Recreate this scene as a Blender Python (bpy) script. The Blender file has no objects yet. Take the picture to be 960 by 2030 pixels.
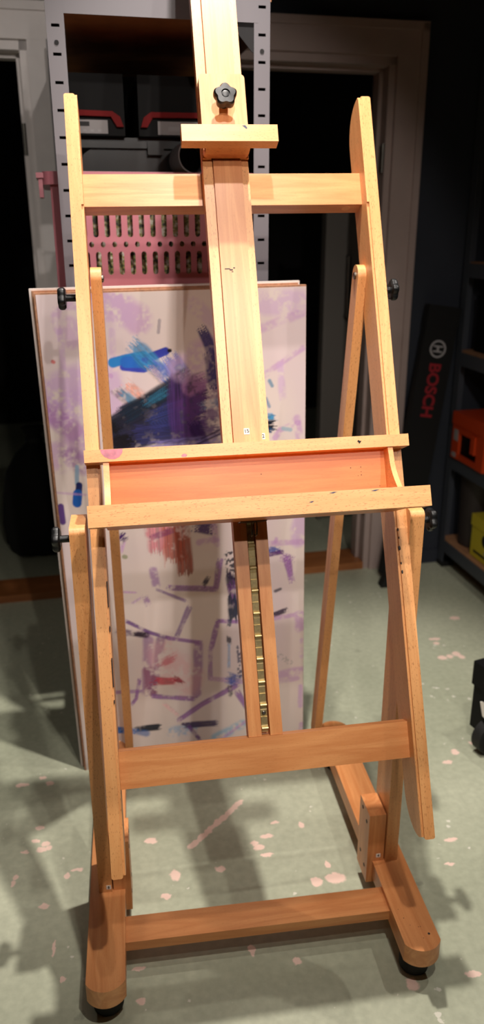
import bpy, bmesh, math, random
import numpy as np
from mathutils import Vector, Matrix
random.seed(7)
SC = bpy.context.scene
COL = SC.collection
PI = math.pi

# ------------------------------------------------------------------ materials
def new_mat(name):
    m = bpy.data.materials.new(name); m.use_nodes = True
    nt = m.node_tree
    return m, nt, nt.nodes['Principled BSDF']

def lin(c):
    return tuple((x/255/12.92) if x/255 <= .04045 else ((x/255+.055)/1.055)**2.4 for x in c) + (1,)

def plain(name, rgb, rough=.5, metal=0., noise=.0, nscale=40, bump=0., spec=.5, coat=0.):
    m, nt, b = new_mat(name)
    b.inputs['Base Color'].default_value = lin(rgb)
    b.inputs['Roughness'].default_value = rough
    b.inputs['Metallic'].default_value = metal
    b.inputs['Specular IOR Level'].default_value = spec
    b.inputs['Coat Weight'].default_value = coat
    if noise or bump:
        tc = nt.nodes.new('ShaderNodeTexCoord')
        n = nt.nodes.new('ShaderNodeTexNoise'); n.inputs['Scale'].default_value = nscale; n.inputs['Detail'].default_value = 5
        nt.links.new(tc.outputs['Object'], n.inputs['Vector'])
        if noise:
            mr = nt.nodes.new('ShaderNodeMapRange'); mr.inputs[1].default_value = .3; mr.inputs[2].default_value = .7
            mr.inputs[3].default_value = 1-noise; mr.inputs[4].default_value = 1+noise*.4
            nt.links.new(n.outputs['Fac'], mr.inputs[0])
            mx = nt.nodes.new('ShaderNodeVectorMath'); mx.operation = 'SCALE'
            mx.inputs[0].default_value = lin(rgb)[:3]
            nt.links.new(mr.outputs[0], mx.inputs['Scale'])
            nt.links.new(mx.outputs[0], b.inputs['Base Color'])
        if bump:
            bp = nt.nodes.new('ShaderNodeBump'); bp.inputs['Strength'].default_value = bump; bp.inputs['Distance'].default_value = .002
            nt.links.new(n.outputs['Fac'], bp.inputs['Height']); nt.links.new(bp.outputs[0], b.inputs['Normal'])
    return m

def wood(name, light, dark, fleck, fleck_amt=.75, rough=.42, grain=1.0, coat=.12):
    """varnished beech; the 'gc' attribute holds part-local metres with z along the grain"""
    m, nt, b = new_mat(name)
    N, Lk = nt.nodes.new, nt.links.new
    at = N('ShaderNodeAttribute'); at.attribute_name = 'gc'
    oi = N('ShaderNodeObjectInfo')
    off = N('ShaderNodeVectorMath'); off.operation = 'MULTIPLY_ADD'
    cmb = N('ShaderNodeCombineXYZ')
    for i in range(3): Lk(oi.outputs['Random'], cmb.inputs[i])
    off.inputs[1].default_value = (7.3, 3.1, 11.7)
    Lk(cmb.outputs[0], off.inputs[0]); Lk(at.outputs['Vector'], off.inputs[2])
    # broad growth-ring figure
    mp = N('ShaderNodeMapping'); mp.inputs['Scale'].default_value = (26, 26, 2.2); Lk(off.outputs[0], mp.inputs['Vector'])
    n1 = N('ShaderNodeTexNoise'); n1.inputs['Scale'].default_value = 1; n1.inputs['Detail'].default_value = 3; n1.inputs['Distortion'].default_value = .6
    Lk(mp.outputs[0], n1.inputs['Vector'])
    ml = N('ShaderNodeMath'); ml.operation = 'MULTIPLY'; ml.inputs[1].default_value = 9; Lk(n1.outputs['Fac'], ml.inputs[0])
    fr = N('ShaderNodeMath'); fr.operation = 'PINGPONG'; fr.inputs[1].default_value = 1; Lk(ml.outputs[0], fr.inputs[0])
    # fine fibres
    mp2 = N('ShaderNodeMapping'); mp2.inputs['Scale'].default_value = (900, 900, 28); Lk(off.outputs[0], mp2.inputs['Vector'])
    n2 = N('ShaderNodeTexNoise'); n2.inputs['Scale'].default_value = 1; n2.inputs['Detail'].default_value = 2; Lk(mp2.outputs[0], n2.inputs['Vector'])
    # beech flecks: short dashes along the grain
    mp3 = N('ShaderNodeMapping'); mp3.inputs['Scale'].default_value = (620, 620, 165); Lk(off.outputs[0], mp3.inputs['Vector'])
    n3 = N('ShaderNodeTexNoise'); n3.inputs['Scale'].default_value = 1; n3.inputs['Detail'].default_value = 1; Lk(mp3.outputs[0], n3.inputs['Vector'])
    r3 = N('ShaderNodeMapRange'); r3.inputs[1].default_value = .62; r3.inputs[2].default_value = .70; r3.inputs[3].default_value = 0; r3.inputs[4].default_value = fleck_amt
    Lk(n3.outputs['Fac'], r3.inputs[0])
    # very low frequency tone drift between and along parts
    mp4 = N('ShaderNodeMapping'); mp4.inputs['Scale'].default_value = (9, 9, 1.4); Lk(off.outputs[0], mp4.inputs['Vector'])
    n4 = N('ShaderNodeTexNoise'); n4.inputs['Scale'].default_value = 1; Lk(mp4.outputs[0], n4.inputs['Vector'])
    a = N('ShaderNodeMath'); a.operation = 'MULTIPLY'; a.inputs[1].default_value = .34*grain; Lk(fr.outputs[0], a.inputs[0])
    c = N('ShaderNodeMath'); c.operation = 'MULTIPLY_ADD'; c.inputs[1].default_value = .55; Lk(n2.outputs['Fac'], c.inputs[0]); Lk(a.outputs[0], c.inputs[2])
    d = N('ShaderNodeMath'); d.operation = 'MULTIPLY_ADD'; d.inputs[1].default_value = .7; Lk(n4.outputs['Fac'], d.inputs[0]); Lk(c.outputs[0], d.inputs[2])
    rr = N('ShaderNodeMapRange'); rr.inputs[1].default_value = .35; rr.inputs[2].default_value = 1.15; Lk(d.outputs[0], rr.inputs[0])
    mx = N('ShaderNodeMixRGB'); mx.inputs[1].default_value = lin(light); mx.inputs[2].default_value = lin(dark); Lk(rr.outputs[0], mx.inputs[0])
    mf = N('ShaderNodeMixRGB'); mf.inputs[2].default_value = lin(fleck); Lk(r3.outputs[0], mf.inputs[0]); Lk(mx.outputs[0], mf.inputs[1])
    Lk(mf.outputs[0], b.inputs['Base Color'])
    b.inputs['Roughness'].default_value = rough
    b.inputs['Coat Weight'].default_value = coat; b.inputs['Coat Roughness'].default_value = .3
    bp = N('ShaderNodeBump'); bp.inputs['Strength'].default_value = .12; bp.inputs['Distance'].default_value = .0006
    Lk(n2.outputs['Fac'], bp.inputs['Height']); Lk(bp.outputs[0], b.inputs['Normal'])
    return m

M = {}
M['beech'] = wood('beech', (229, 168, 108), (212, 144, 86), (158, 100, 56), .6)          # radial face: many flecks
M['beech_plain'] = wood('beech_plain', (224, 157, 99), (201, 129, 75), (168, 100, 55), .2, grain=1.5)  # flat-sawn face
M['beech_bounce_tint'] = wood('beech_bounce_tint', (224, 142, 74), (204, 116, 54), (160, 84, 38), .18, grain=1.3)  # beech tinted orange: light bouncing inside the tray, put into the colour
M['brass'] = plain('yellow_zinc', (196, 176, 128), .42, .75, noise=.2, nscale=180)
M['steel'] = plain('dull_steel', (120, 116, 108), .35, 1.0)
M['black_plastic'] = plain('black_plastic', (14, 14, 15), .4, bump=.05, nscale=600)
M['rubber'] = plain('black_rubber', (16, 16, 16), .7)
M['sticker'] = plain('paper_sticker', (232, 226, 216), .6)
M['ink'] = plain('ink', (24, 22, 24), .6)
M['blue_ink'] = plain('blue_grey_paint', (96, 102, 128), .5)
M['pink_paint'] = plain('pink_paint', (238, 160, 178), .4, noise=.25, nscale=120)
M['white_enamel'] = plain('white_laminate', (222, 208, 202), .35)
M['chipboard'] = plain('brown_board_edge', (170, 122, 92), .8, noise=.3, nscale=150)
M['shelf_grey'] = plain('grey_powder_coat', (112, 107, 112), .45)
M['slot_dark'] = plain('slot_dark', (20, 18, 20), .8)
M['osb'] = plain('shelf_board_brown', (176, 116, 74), .45, noise=.2, nscale=20)
M['white_trim'] = plain('painted_trim_white', (232, 224, 222), .5, noise=.06, nscale=14)
M['trim_right'] = plain('painted_trim_dimmed', (176, 156, 150), .5, noise=.06, nscale=14)  # white trim coloured darker in place of the weaker light on the right
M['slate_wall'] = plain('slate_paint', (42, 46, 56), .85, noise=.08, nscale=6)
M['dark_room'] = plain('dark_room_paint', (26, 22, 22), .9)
M['ceiling'] = plain('ceiling_paint', (150, 146, 142), .9)
M['door_grey'] = plain('grey_door_paint', (118, 112, 106), .6)
M['threshold'] = wood('threshold_wood', (176, 112, 64), (136, 80, 42), (96, 56, 30), .3)
M['pink_plastic'] = plain('dusty_pink_plastic', (172, 104, 114), .42)
M['black_case'] = plain('black_case', (2, 2, 3), .65, spec=.25)
M['red_plastic'] = plain('red_plastic', (128, 10, 12), .6, spec=.2)
M['label_white'] = plain('label_white', (160, 155, 155), .5)
M['smoke_bin'] = plain('smoke_grey_bin', (30, 28, 29), .25)
M['pipe_grey'] = plain('pipe_grey', (110, 106, 106), .4)
M['shelf_dark'] = plain('dark_shelf_steel', (70, 74, 82), .5)
M['shelf_ply'] = plain('shelf_ply', (176, 128, 92), .7, noise=.15, nscale=30)
M['orange_plastic'] = plain('orange_plastic', (200, 66, 24), .45)
M['yellow_box'] = plain('yellow_carton', (206, 188, 50), .6)
M['bag_black'] = plain('black_nylon', (5, 5, 6), .85, bump=.3, nscale=500)
M['bag_red'] = plain('red_print', (150, 24, 36), .6)
M['bag_grey'] = plain('silver_print', (170, 166, 168), .5)
M['paper'] = plain('printed_paper', (206, 200, 200), .5, noise=.1, nscale=30)
M['bin_brown'] = plain('dark_brown_bin', (52, 44, 42), .6)

def floor_mat(patches):
    m, nt, b = new_mat('painted_concrete'); N, Lk = nt.nodes.new, nt.links.new
    tc = N('ShaderNodeTexCoord')
    n0 = N('ShaderNodeTexNoise'); n0.inputs['Scale'].default_value = 1.6; n0.inputs['Detail'].default_value = 4; Lk(tc.outputs['Object'], n0.inputs['Vector'])
    base = N('ShaderNodeMixRGB'); base.inputs[1].default_value = lin((160, 164, 142)); base.inputs[2].default_value = lin((178, 181, 159))
    r0 = N('ShaderNodeMapRange'); r0.inputs[1].default_value = .35; r0.inputs[2].default_value = .65; Lk(n0.outputs['Fac'], r0.inputs[0]); Lk(r0.outputs[0], base.inputs[0])
    # dull roller mottling
    n1 = N('ShaderNodeTexNoise'); n1.inputs['Scale'].default_value = 60; n1.inputs['Detail'].default_value = 4; Lk(tc.outputs['Object'], n1.inputs['Vector'])
    mot = N('ShaderNodeMixRGB'); mot.blend_type = 'OVERLAY'; mot.inputs[0].default_value = .22; Lk(base.outputs[0], mot.inputs[1]); Lk(n1.outputs['Fac'], mot.inputs[2])
    cur = mot.outputs[0]
    # small chips, clustered
    vo = N('ShaderNodeTexVoronoi'); vo.inputs['Scale'].default_value = 26; Lk(tc.outputs['Object'], vo.inputs['Vector'])
    nz = N('ShaderNodeTexNoise'); nz.inputs['Scale'].default_value = 90; nz.inputs['Detail'].default_value = 3; Lk(tc.outputs['Object'], nz.inputs['Vector'])
    nl = N('ShaderNodeTexNoise'); nl.inputs['Scale'].default_value = 4.5; nl.inputs['Detail'].default_value = 2; Lk(tc.outputs['Object'], nl.inputs['Vector'])
    q = N('ShaderNodeMath'); q.operation = 'MULTIPLY_ADD'; q.inputs[1].default_value = .5; Lk(nz.outputs['Fac'], q.inputs[0]); Lk(vo.outputs['Distance'], q.inputs[2])
    q2 = N('ShaderNodeMath'); q2.operation = 'MULTIPLY_ADD'; q2.inputs[1].default_value = -.62; Lk(nl.outputs['Fac'], q2.inputs[0]); Lk(q.outputs[0], q2.inputs[2])
    rr = N('ShaderNodeMapRange'); rr.inputs[1].default_value = .0; rr.inputs[2].default_value = -.05; rr.inputs[4].default_value = .6; Lk(q2.outputs[0], rr.inputs[0])
    chip = N('ShaderNodeMixRGB'); chip.inputs[2].default_value = lin((232, 226, 214)); Lk(rr.outputs[0], chip.inputs[0]); Lk(cur, chip.inputs[1]); cur = chip.outputs[0]
    # dark scuffs
    vs = N('ShaderNodeTexVoronoi'); vs.inputs['Scale'].default_value = 5; Lk(tc.outputs['Object'], vs.inputs['Vector'])
    qs = N('ShaderNodeMath'); qs.operation = 'MULTIPLY_ADD'; qs.inputs[1].default_value = .25; Lk(nz.outputs['Fac'], qs.inputs[0]); Lk(vs.outputs['Distance'], qs.inputs[2])
    rs = N('ShaderNodeMapRange'); rs.inputs[1].default_value = .19; rs.inputs[2].default_value = .14; rs.inputs[4].default_value = .35; Lk(qs.outputs[0], rs.inputs[0])
    sc = N('ShaderNodeMixRGB'); sc.inputs[2].default_value = lin((92, 92, 84)); Lk(rs.outputs[0], sc.inputs[0]); Lk(cur, sc.inputs[1]); cur = sc.outputs[0]
    # bare pink-beige concrete where the paint has come off: (x, y, length, width, angle)
    nw = N('ShaderNodeTexNoise'); nw.inputs['Scale'].default_value = 70; nw.inputs['Detail'].default_value = 3; Lk(tc.outputs['Object'], nw.inputs['Vector'])
    wv = N('ShaderNodeVectorMath'); wv.operation = 'MULTIPLY_ADD'; wv.inputs[1].default_value = (.016, .016, 0); wv.inputs[2].default_value = (-.008, -.008, 0)
    Lk(nw.outputs['Color'], wv.inputs[0])
    ad = N('ShaderNodeVectorMath'); ad.operation = 'ADD'; Lk(tc.outputs['Object'], ad.inputs[0]); Lk(wv.outputs[0], ad.inputs[1])
    acc = None
    for (x, y, l, w, an) in patches:
        mp = N('ShaderNodeMapping'); mp.vector_type = 'TEXTURE'
        mp.inputs['Location'].default_value = (x, y, 0); mp.inputs['Rotation'].default_value = (0, 0, math.radians(an)); mp.inputs['Scale'].default_value = (l*.8, w*.8, 1)
        Lk(ad.outputs[0], mp.inputs['Vector'])
        ln = N('ShaderNodeVectorMath'); ln.operation = 'LENGTH'; Lk(mp.outputs[0], ln.inputs[0])
        if acc is None: acc = ln.outputs['Value']
        else:
            mn = N('ShaderNodeMath'); mn.operation = 'MINIMUM'; Lk(acc, mn.inputs[0]); Lk(ln.outputs['Value'], mn.inputs[1]); acc = mn.outputs[0]
    rp = N('ShaderNodeMapRange'); rp.inputs[1].default_value = 1.05; rp.inputs[2].default_value = .8; rp.inputs[4].default_value = .85; Lk(acc, rp.inputs[0])
    pk = N('ShaderNodeMixRGB'); pk.inputs[2].default_value = lin((238, 204, 190)); Lk(rp.outputs[0], pk.inputs[0]); Lk(cur, pk.inputs[1]); cur = pk.outputs[0]
    Lk(cur, b.inputs['Base Color'])
    b.inputs['Roughness'].default_value = .42; b.inputs['Specular IOR Level'].default_value = .35
    bp = N('ShaderNodeBump'); bp.inputs['Strength'].default_value = .08; bp.inputs['Distance'].default_value = .002
    Lk(n1.outputs['Fac'], bp.inputs['Height']); Lk(bp.outputs[0], b.inputs['Normal'])
    return m

# ------------------------------------------------------------------ mesh helpers
def finish(name, bm, mat, parent=None, T=None, grain=None, smooth=True):
    """bm in local metres -> object; grain = axis that runs along the wood fibres"""
    bmesh.ops.recalc_face_normals(bm, faces=bm.faces)
    me = bpy.data.meshes.new(name)
    co = [v.co.copy() for v in bm.verts]
    if T is not None: bm.transform(T)
    bm.to_mesh(me); bm.free()
    if grain is not None:
        at = me.attributes.new('gc', 'FLOAT_VECTOR', 'POINT')
        k = {'x': (1, 2, 0), 'y': (2, 0, 1), 'z': (0, 1, 2)}[grain]
        for i, c in enumerate(co): at.data[i].vector = (c[k[0]], c[k[1]], c[k[2]])
    if isinstance(mat, (list, tuple)):
        for q in mat: me.materials.append(q)
    else: me.materials.append(mat)
    if smooth:
        for p in me.polygons: p.use_smooth = True
        try: me.set_sharp_from_angle(angle=math.radians(32))
        except Exception: pass
    o = bpy.data.objects.new(name, me); COL.objects.link(o)
    if parent is not None: o.parent = parent
    return o

def box_into(bm, x0, x1, y0, y1, z0, z1):
    vs = [bm.verts.new((x, y, z)) for x in (x0, x1) for y in (y0, y1) for z in (z0, z1)]
    f = [(0,1,3,2),(4,6,7,5),(0,4,5,1),(2,3,7,6),(0,2,6,4),(1,5,7,3)]
    return [bm.faces.new([vs[i] for i in q]) for q in f]

def bevel_all(bm, r, seg=2, ang=30):
    es = [e for e in bm.edges if len(e.link_faces) == 2 and e.calc_face_angle(0) > math.radians(ang)]
    bmesh.ops.recalc_face_normals(bm, faces=bm.faces)
    bmesh.ops.bevel(bm, geom=es, offset=r, segments=seg, profile=.5, affect='EDGES', clamp_overlap=True)

def box(name, x0, x1, y0, y1, z0, z1, mat, parent=None, T=None, r=.002, grain=None, seg=2):
    bm = bmesh.new(); box_into(bm, x0, x1, y0, y1, z0, z1)
    if r: bevel_all(bm, r, seg)
    return finish(name, bm, mat, parent, T, grain)

def prism(name, poly, h0, h1, axis, mat, parent=None, T=None, r=.0015, grain=None, seg=2, ang=40):
    """poly = 2-D outline, extruded along axis between h0 and h1. axis x: poly=(y,z); y: (x,z); z: (x,y)"""
    bm = bmesh.new()
    def mk(p, h): return {'x': (h, p[0], p[1]), 'y': (p[0], h, p[1]), 'z': (p[0], p[1], h)}[axis]
    a = [bm.verts.new(mk(p, h0)) for p in poly]; b = [bm.verts.new(mk(p, h1)) for p in poly]
    n = len(poly)
    bm.faces.new(a); bm.faces.new(b[::-1])
    for i in range(n): bm.faces.new((a[i], a[(i+1) % n], b[(i+1) % n], b[i]))
    if r: bevel_all(bm, r, seg, ang)
    return finish(name, bm, mat, parent, T, grain)

def lathe_into(bm, prof, seg=28, axis='z', c=(0, 0, 0), cap=True):
    rings = []
    for (r, h) in prof:
        ring = []
        for i in range(seg):
            t = 2*PI*i/seg; x, y = r*math.cos(t), r*math.sin(t)
            p = {'z': (x, y, h), 'y': (x, h, y), 'x': (h, x, y)}[axis]
            ring.append(bm.verts.new((p[0]+c[0], p[1]+c[1], p[2]+c[2])))
        rings.append(ring)
    for a, b in zip(rings, rings[1:]):
        for i in range(seg): bm.faces.new((a[i], a[(i+1) % seg], b[(i+1) % seg], b[i]))
    if cap:
        bm.faces.new(rings[0][::-1]); bm.faces.new(rings[-1])

def lathe(name, prof, mat, parent=None, T=None, seg=28, axis='z', c=(0, 0, 0), cap=True):
    bm = bmesh.new(); lathe_into(bm, prof, seg, axis, c, cap)
    return finish(name, bm, mat, parent, T)

def arc(cx, cy, r, a0, a1, n=8, ry=None):
    ry = ry or r
    return [(cx+r*math.cos(math.radians(a0+(a1-a0)*i/n)), cy+ry*math.sin(math.radians(a0+(a1-a0)*i/n))) for i in range(n+1)]

def round_rect(x0, x1, y0, y1, r, n=5):
    return arc(x1-r, y1-r, r, 0, 90, n)+arc(x0+r, y1-r, r, 90, 180, n)+arc(x0+r, y0+r, r, 180, 270, n)+arc(x1-r, y0+r, r, 270, 360, n)

def tube(name, pts, r, mat, parent=None, T=None, seg=10):
    bm = bmesh.new(); rings = []
    pts = [Vector(p) for p in pts]
    for i, p in enumerate(pts):
        d = (pts[min(i+1, len(pts)-1)]-pts[max(i-1, 0)]).normalized()
        u = d.cross(Vector((.3, .9, .2))).normalized(); v = d.cross(u)
        rings.append([bm.verts.new(p+u*r*math.cos(2*PI*k/seg)+v*r*math.sin(2*PI*k/seg)) for k in range(seg)])
    for a, b in zip(rings, rings[1:]):
        for i in range(seg): bm.faces.new((a[i], a[(i+1) % seg], b[(i+1) % seg], b[i]))
    bm.faces.new(rings[0][::-1]); bm.faces.new(rings[-1])
    return finish(name, bm, mat, parent, T)

def text(name, body, size, mat, parent=None, T=None, depth=.0004, bold=0.):
    cu = bpy.data.curves.new(name, 'FONT'); cu.body = body; cu.size = size
    cu.align_x = 'CENTER'; cu.align_y = 'CENTER'; cu.extrude = depth; cu.offset = bold
    tmp = bpy.data.objects.new(name+'_tmp', cu); COL.objects.link(tmp)
    bpy.context.view_layer.update()
    me = bpy.data.meshes.new_from_object(tmp.evaluated_get(bpy.context.evaluated_depsgraph_get()))
    bpy.data.objects.remove(tmp); bpy.data.curves.remove(cu)
    me.name = name
    if T is not None: me.transform(T)
    me.materials.clear(); me.materials.append(mat)
    o = bpy.data.objects.new(name, me); COL.objects.link(o)
    if parent is not None: o.parent = parent
    return o

def empty(name, loc, label, cat, group=None):
    o = bpy.data.objects.new(name, None); COL.objects.link(o); o.location = loc
    o.empty_display_size = .05
    tag(o, label, cat, group)
    bpy.context.view_layer.update()
    return o
def tag(o, label, cat, group=None):
    o['label'] = label; o['category'] = cat
    if group: o['group'] = group
    return o
def struct(o):
    o['kind'] = 'structure'; return o
def keep(parent):
    """children were built in world metres: cancel the parent's own offset"""
    for ch in parent.children: ch.matrix_parent_inverse = parent.matrix_world.inverted()

# local axes -> world:  (x, y, z) columns
def basis(o, ex, ey, ez):
    return Matrix(((ex[0], ey[0], ez[0], o[0]), (ex[1], ey[1], ez[1], o[1]), (ex[2], ey[2], ez[2], o[2]), (0, 0, 0, 1)))
PATCHES = [(-0.21,0.444,0.02,0.013,0),(-0.158,0.328,0.016,0.02,0),(-0.181,0.272,0.015,0.012,0),(-0.054,0.332,0.017,0.012,0),(0.046,0.386,0.018,0.012,0),(0.037,0.4,0.012,0.012,0),(0.06,0.361,0.02,0.008,0),(0.07,0.419,0.022,0.01,0),(0.096,0.463,0.016,0.008,0),(0.16,0.445,0.01,0.014,0),(0.157,0.265,0.018,0.016,0),(0.202,0.27,0.032,0.02,0),(0.194,0.311,0.008,0.015,0),(0.505,0.346,0.022,0.01,0),(0.61,0.623,0.018,0.012,0),(0.648,0.662,0.014,0.018,0),(0.961,1.428,0.026,0.018,0),(0.827,1.285,0.03,0.012,0),(0.823,1.256,0.015,0.012,0),(0.806,1.157,0.022,0.018,0),(0.834,1.163,0.014,0.018,0),(0.863,1.176,0.02,0.022,0),(0.874,1.154,0.014,0.018,0),(0.923,1.113,0.025,0.015,0),(0.713,0.695,0.015,0.012,0),(0.474,0.272,0.016,0.008,0),(0.411,-0.005,0.022,0.012,0),(0.285,-0.009,0.018,0.02,0),(-0.548,0.694,0.014,0.01,0),(-0.536,0.694,0.014,0.01,0),(-0.469,0.69,0.016,0.011,0),(-0.49,0.716,0.012,0.01,0),(-0.479,0.527,0.015,0.01,0),(-0.459,0.47,0.014,0.01,0),(-0.467,0.453,0.018,0.012,0),(-0.451,0.457,0.01,0.008,0),(-0.485,0.482,0.013,0.009,0),(-0.506,0.449,0.013,0.007,0),(-0.381,0.376,0.018,0.007,0),(-0.402,0.363,0.008,0.012,0),(-0.518,0.373,0.009,0.01,0),(-0.52,0.356,0.007,0.012,0),(-0.446,0.282,0.014,0.01,0),(-0.416,0.172,0.006,0.028,0),(-0.392,0.097,0.008,0.008,0),(0.073,0.072,0.014,0.012,0),(-0.014,0.108,0.009,0.02,0),(-0.244,0.1,0.02,0.006,0),(-0.24,0.029,0.012,0.012,0),(-0.106,0.421,0.032,0.011,45),(-0.086,0.44,0.032,0.011,45),(-0.067,0.46,0.032,0.011,45),(-0.047,0.479,0.032,0.011,45),(-0.027,0.498,0.032,0.011,45),(-0.008,0.518,0.032,0.011,45),(0.012,0.537,0.032,0.011,45)]
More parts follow.
